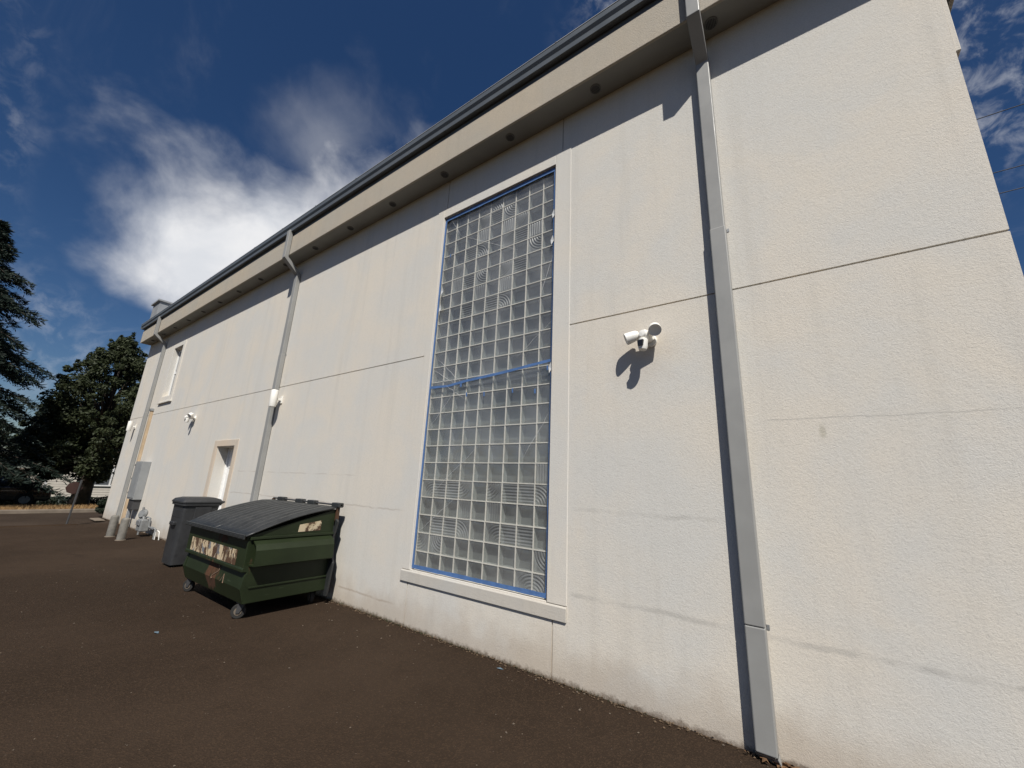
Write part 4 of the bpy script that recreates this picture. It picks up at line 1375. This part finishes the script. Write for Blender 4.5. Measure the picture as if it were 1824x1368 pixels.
def broadleaf(name, base, h, rx, ry, z0, clumps, leaves, lsize, lmat, label, seed, group, trunk_r=.22):
    r2 = random.Random(seed)
    t = thing(name, base, label, 'tree', group)
    B = Vector(base)
    b = MB()
    top = B + Vector((r2.uniform(-.3, .3), r2.uniform(-.3, .3), h * .78))
    spine = [B - Vector((0, 0, .1)), B + Vector((.05, .03, h * .2)), B + Vector((-.06, .1, h * .45)), top]
    b.tube(spine, [trunk_r * 1.25, trunk_r, trunk_r * .6, trunk_r * .12], 9)
    cs, rs = [], []
    for k in range(clumps):
        zz = z0 + (h - z0) * (k + .5) / clumps
        s = (zz - z0) / (h - z0)
        prof = (math.sin(math.pi * min(1, .16 + s * .84)) ** .75) * (1.0 - .25 * s)
        a = k * 2.399 + r2.uniform(-.4, .4)
        rr = math.sqrt(r2.uniform(.05, 1)) * prof
        c = B + Vector((rx * rr * math.cos(a), ry * rr * math.sin(a), zz))
        cs.append(c); rs.append(r2.uniform(.35, .8) * (.55 + .45 * prof) * min(rx, ry) * .36)
    for c in cs[::2]:
        s = max(.15, min(.85, (c.z - B.z) / h - .18))
        p0 = spine[1].lerp(spine[2], s / .5) if s < .5 else spine[2].lerp(spine[3], (s - .5) / .5)
        mid = p0.lerp(c, .5) + Vector((0, 0, -.12))
        b.tube([p0, mid, c], [trunk_r * .28, trunk_r * .16, .012], 5)
    b.build('trunk', M['bark'], t, smooth=True)
    per = [int(leaves * r ** 2 / sum(q ** 2 for q in rs)) for r in rs]
    # small upright sprays so the outline stays ragged
    for k in range(clumps):
        c = cs[k]; r = rs[k]
        d = Vector((r2.gauss(0, 1), r2.gauss(0, 1), r2.uniform(.1, 1.6))).normalized()
        cs.append(c + d * r * 1.25); rs.append(r * .38); per.append(int(per[k] * .22))
        if k % 2:
            for q in range(3):
                cs.append(c + Vector((d.x * .3, d.y * .3, 1)).normalized() * r * (1.1 + .38 * q)); rs.append(r * (.34 - .08 * q)); per.append(int(per[k] * (.12 - .03 * q)))
    V, Fq = leaf_cloud([tuple(c) for c in cs], rs, per, lsize, seed)
    np_mesh('crown', V, Fq, M[lmat], t)
    return t


broadleaf('maple_tree', (-24.5, .75, gz(-24.5)), 8.3, 2.4, 2.3, 1.35, 115, 40000, .08, 'leaf', 'large dark leafy tree rising behind the far building corner', 11, 'street trees', .3)
broadleaf('street_tree', (-27.5, -.45, gz(-27.5)), 5.6, 1.5, 1.55, 1.3, 60, 16000, .08, 'leaf2', 'smaller paler tree left of the large leafy tree', 23, 'street trees', .14)
broadleaf('back_tree', (-36, 4.8, gz(-36)), 9.5, 3.2, 3.0, 1.5, 70, 16000, .11, 'leaf', 'dark tree behind the house hidden by the building corner', 31, 'street trees', .25)
broadleaf('back_tree', (-40, -3.6, gz(-40)), 6.0, 2.6, 3.2, 1.0, 60, 14000, .11, 'leaf', 'low dark tree far behind the parked car', 37, 'street trees', .2)


def conifer(base, h, spread, z_lo, n_br, label, seed, gaps=()):
    r2 = random.Random(seed)
    t = thing('conifer_tree', base, label, 'tree', 'street conifers')
    B = Vector(base)
    b = MB()
    b.tube([B - Vector((0, 0, .1)), B + Vector((0, 0, h * .5)), B + Vector((.1, .05, h))], [.35, .22, .02], 9)
    V = []
    rg = np.random.default_rng(seed)
    for k in range(n_br):
        s = (k + r2.random()) / n_br
        z = z_lo + (h - z_lo) * s
        if any(g0 < z < g1 and r2.random() < .9 for g0, g1 in gaps):
            continue
        L = spread * (1 - s) ** .8 * r2.uniform(.6, 1.1) + .15
        a = r2.uniform(0, 6.28)
        d = Vector((math.cos(a), math.sin(a), 0))
        rise = r2.uniform(.02, .25)
        pts = []
        for q in range(6):
            f = q / 5
            pts.append(B + Vector((0, 0, z)) + d * L * f + Vector((0, 0, L * (rise * f - .42 * f * f))))
        b.tube(pts, [.05 * (1 - q / 5.5) for q in range(6)], 4)
        nleaf = int(70 + 150 * L)
        f = rg.uniform(.15, 1.03, nleaf)
        side = rg.normal(0, .16 * L ** .5, nleaf) * (1.1 - f * .75)
        P_ = np.array(B) + np.array([0, 0, z]) + np.outer(L * f, np.array(d)) + np.outer(side, np.array([-d.y, d.x, 0]))
        P_[:, 2] += L * (rise * f - .42 * f * f) - np.abs(side) * .25 - rg.uniform(0, .14, nleaf)
        dirs = np.array([d.x, d.y, -.25]) * rg.uniform(.5, 1, (nleaf, 1)) + rg.normal(0, .45, (nleaf, 3)) + np.outer(np.sign(side) * .5, np.array([-d.y, d.x, -.1]))
        dirs /= np.linalg.norm(dirs, axis=1)[:, None]
        sd = np.cross(dirs, rg.normal(size=(nleaf, 3))); sd /= np.linalg.norm(sd, axis=1)[:, None]
        ln_ = rg.uniform(.10, .26, nleaf)[:, None]
        V.append(np.stack([P_ - sd * .014, P_ + dirs * ln_ * .6 - sd * .02, P_ + dirs * ln_, P_ + dirs * ln_ * .6 + sd * .02], 1))
    b.build('trunk', M['bark'], t, smooth=True)
    V = np.concatenate(V).reshape(-1, 3)
    np_mesh('crown', V, np.arange(len(V)).reshape(-1, 4), M['needle'], t)
    return t


conifer((-23.0, -4.40, gz(-23)), 11.8, 4.4, 1.6, 300, 'tall dark drooping conifer at the left edge of the view', 5, gaps=((5.1, 5.8),))
conifer((-30.0, -3.9, gz(-30)), 6.6, 3.0, .8, 200, 'lower dark conifer behind the tall drooping one', 9)


def shrub(base, rx, rz, label, seed):
    t = thing('shrub', base, label, 'shrub')
    B = Vector(base)
    r2 = random.Random(seed)
    b = MB()
    cs, rs = [], []
    for k in range(26):
        d = Vector((r2.gauss(0, 1), r2.gauss(0, 1), r2.gauss(0, 1))).normalized() * r2.uniform(.2, .75)
        c = B + Vector((d.x * rx, d.y * rx, rz + d.z * rz))
        cs.append(c); rs.append(rx * .36)
        b.tube([B, B.lerp(c, .6) + Vector((0, 0, .04)), c], [.012, .008, .003], 4)
    b.build('stems', M['bark'], t)
    V, Fq = leaf_cloud([tuple(c) for c in cs], rs, [420] * len(cs), .028, seed)
    V[:, 2] = np.maximum(V[:, 2], B.z + .01)
    np_mesh('foliage', V, Fq, M['shrub'], t)


shrub((-15.6, .12, gz(-15.6)), .34, .36, 'round dark shrub just past the far corner of the wall', 3)
# low clipped hedge before the house
t = thing('hedge', (-30.5, 3, gz(-30.5)), 'low dark hedge in the shade before the pale house', 'hedge')
cs = [(-30.5 + random.uniform(-.3, .3), y, gz(-30.5) + random.uniform(.10, .30)) for y in np.arange(-1.2, 9, .22)]
V, Fq = leaf_cloud(cs, [.32] * len(cs), [330] * len(cs), .05, 77)
V[:, 2] = np.maximum(V[:, 2], gz(-31) + .01)
np_mesh('foliage', V, Fq, M['shrub'], t)
b = MB()
for y in np.arange(-1.2, 9, .5):
    b.tube([(-30.5, y, gz(-30.5) - .02), (-30.5, y + .05, gz(-30.5) + .5)], [.02, .008], 5)
b.build('stems', M['bark'], t)


# ------------------------------------------------------------------ houses
def house(x_front, y0, y1, depth, zg, wallh, label):
    t = thing('house', (x_front, (y0 + y1) / 2, zg), label, 'house')
    b = MB(); b.box(x_front - depth, x_front - .02, y0 + .02, y1 - .02, zg, zg + wallh); b.build('wall', M['siding'], t)
    b = MB()
    z = zg + .35
    while z < zg + wallh - .02:      # lapped boards
        for (ya, yb, fx) in ((y0, y1, 1),):
            b.prism([(x_front - .02, z), (x_front + .012, z), (x_front, z + .145), (x_front - .02, z + .145)], 'y', y0 + .08, y1 - .08)
            b.prism([(y0 + .02, z), (y0 - .012, z), (y0, z + .145), (y0 + .02, z + .145)], 'x', x_front - depth + .08, x_front - .08)
        z += .15
    tag(b.build('siding', M['siding'], t), kind='stuff')
    b = MB()
    for (xx, yy) in ((x_front, y0), (x_front, y1)):
        b.box(xx - .10, xx + .016, yy - (.016 if yy == y0 else .10), yy + (.10 if yy == y0 else .016), zg, zg + wallh)
    b.build('corner_board', M['door_white'], t)
    ym = (y0 + y1) / 2
    b = MB()
    b.prism([(y0 - .4, zg + wallh - .05), (ym, zg + wallh + 1.9), (y1 + .4, zg + wallh - .05), (y1 + .4, zg + wallh - .2), (ym, zg + wallh + 1.72), (y0 - .4, zg + wallh - .2)], 'x', x_front - depth - .4, x_front + .4)
    b.build('roof', M['roof'], t)
    b = MB(); b.prism([(y0, zg + wallh), (y1, zg + wallh), (ym, zg + wallh + 1.6)], 'x', x_front - .15, x_front - .01); b.build('gable', M['siding'], t)
    for yy in (y0 + (y1 - y0) * .28, y0 + (y1 - y0) * .72):
        b = MB()
        b.box(x_front + .0125, x_front + .05, yy - .55, yy - .47, zg + 1.1, zg + 2.3); b.box(x_front + .0125, x_front + .05, yy + .47, yy + .55, zg + 1.1, zg + 2.3)
        b.box(x_front + .0125, x_front + .05, yy - .47, yy + .47, zg + 2.22, zg + 2.3); b.box(x_front + .0125, x_front + .07, yy - .6, yy + .6, zg + 1.02, zg + 1.1)
        wn = b.build('window', M['door_white'], t)
        b = MB(); b.box(x_front + .0125, x_front + .025, yy - .47, yy + .47, zg + 1.1, zg + 2.22); b.build('pane', M['pane'], wn)
    return t


house(-33.0, .35, 8.6, 9, gz(-33), 2.7, 'pale house with horizontal siding behind the street trees')
# tall white neighbour: only a sliver shows past the near corner
t = thing('white_building', (14, 17, 0), 'white building just showing past the near corner of the stucco wall', 'building')
b = MB(); b.box(9.3, 22, 12.5, 24, 0, 7.4); b.build('wall', M['door_white'], t)
b = MB(); b.box(9.22, 22.08, 12.42, 24.08, 7.4005, 7.75); b.build('parapet', M['door_white'], t, bevel=.02)
for xx in (11.5, 14.5, 17.5):
    for zz in (1.0, 4.4):
        b = MB(); b.box(xx - .65, xx + .65, 12.46, 12.4995, zz, zz + 1.5); wn = b.build('window', M['gutter_light'], t)
        b = MB(); b.box(xx - .58, xx + .58, 12.452, 12.4595, zz + .07, zz + 1.43); b.build('pane', M['pane'], wn)

# ------------------------------------------------------------------ parked car across the street
cx0, cy0, cz0 = -27.6, -2.15, gz(-27.6) + .01
t = thing('parked_car', (cx0, cy0, cz0), 'dark parked car in deep shade under the conifer', 'car')
def cp(y, z): return (cy0 + y, cz0 + z)
b = MB()
b.prism([cp(-2.2, .32), cp(-2.25, .60), cp(-2.15, .85), cp(-1.2, .93), cp(1.25, .95), cp(2.05, .90), cp(2.2, .72), cp(2.22, .38), cp(2.1, .26), cp(-2.1, .26)], 'x', cx0 - .88, cx0 + .88)
cbod = b.build('body', M['car'], t, bevel=.07, segs=3)
b = MB()
b.raw([(cx0 - .80, *cp(-1.25, .92)), (cx0 + .80, *cp(-1.25, .92)), (cx0 + .80, *cp(1.65, .93)), (cx0 - .80, *cp(1.65, .93)),
       (cx0 - .60, *cp(-.45, 1.44)), (cx0 + .60, *cp(-.45, 1.44)), (cx0 + .60, *cp(.95, 1.44)), (cx0 - .60, *cp(.95, 1.44))],
      [(0, 3, 2, 1), (4, 5, 6, 7), (0, 1, 5, 4), (1, 2, 6, 5), (2, 3, 7, 6), (3, 0, 4, 7)])
b.build('cabin', M['car_glass'], t, bevel=.05, segs=3)
b = MB(); b.box(cx0 - .58, cx0 + .58, cy0 - .42, cy0 + .92, cz0 + 1.435, cz0 + 1.465); b.build('roof_panel', M['car'], t, bevel=.012)
b = MB()
for yy in (-.45, .28, .95):
    pass
b.tube([(cx0 + .805, *cp(.25, .93)), (cx0 + .61, *cp(.25, 1.44))], .03, 6); b.tube([(cx0 + .805, *cp(1.6, .93)), (cx0 + .61, *cp(.95, 1.44))], .035, 6); b.tube([(cx0 + .805, *cp(-1.2, .93)), (cx0 + .61, *cp(-.45, 1.44))], .03, 6)
b.build('pillars', M['car'], t)
for yy in (-1.35, 1.38):
    for s in (-1, 1):
        b = MB(); b.cyl((cx0 + s * .70, *cp(yy, .32)), (cx0 + s * .895, *cp(yy, .32)), .32, .32, 24); wh = b.build('wheel', M['rubber'], t, bevel=.02)
        b = MB(); b.cyl((cx0 + s * .89, *cp(yy, .32)), (cx0 + s * .902, *cp(yy, .32)), .19, .17, 16); b.build('rim', M['galv'], wh)
b = MB(); b.box(cx0 + .882, cx0 + .90, cy0 - 1.9, cy0 + 1.9, cz0 + .72, cz0 + .74); b.build('side_trim', M['chrome'], cbod)
for s in (-1, 1):
    b = MB(); b.box(cx0 + s * .66 - .17, cx0 + s * .66 + .17, cy0 + 2.17, cy0 + 2.235, cz0 + .62, cz0 + .76); b.build('tail_lamp', M['tail'], t, bevel=.01)
b = MB(); b.box(cx0 + .86, cx0 + 1.0, cy0 - .95, cy0 - .80, cz0 + .95, cz0 + 1.05); b.build('mirror', M['car'], t, bevel=.02)

# ------------------------------------------------------------------ small sign by the kerb lip
t = thing('sign_post', (-12.78, -1.10, 0), 'thin dark post with a small round red brown sign at the street', 'sign post')
b = MB(); b.cyl((-12.78, -1.10, -.05), (-12.78, -1.06, 1.2), .022, .022, 8); b.build('post', M['dark_metal'], t)
b = MB(); b.cyl((-12.80, -1.16, .98), (-12.815, -1.16, .98), .17, .17, 8); b.build('sign_plate', M['sign_back'], t)

# ------------------------------------------------------------------ power lines behind the building
for (z, lab) in ((12.7, 'topmost of three black power lines behind the building'), (10.8, 'middle one of three black power lines behind the building'), (10.12, 'lowest of three black power lines behind the building')):
    b = MB()
    pts = []
    for k in range(41):
        s = k / 40
        pts.append((-35 + 90 * s, 12.0, z + .9 * ((2 * s - 1) ** 2) - .02))
    b.tube(pts, .014, 5)
    tag(b.build('power_line', M['wire'], at=(0, 12, z)), lab, 'cable', 'power lines behind the building')
for k, x in enumerate((-35.0, 55.0)):
    t = thing('utility_pole', (x, 12.0, gz(x)), 'wooden utility pole carrying the power lines', 'utility pole', 'utility poles')
    t['label'] = 'wooden utility pole at the ' + ('far' if k == 0 else 'near') + ' end of the power lines'
    b = MB(); b.cyl((x, 12.15, gz(x) - .1), (x, 12.15, 14.2), .17, .11, 14); b.build('pole', M['wood'], t, auto=40)
    for z in (13.58, 11.68, 11.0):
        b = MB(); b.cyl((x, 12.14, z), (x, 12.0, z), .04, .05, 10); b.build('insulator', M['grey_box'], t, auto=40)
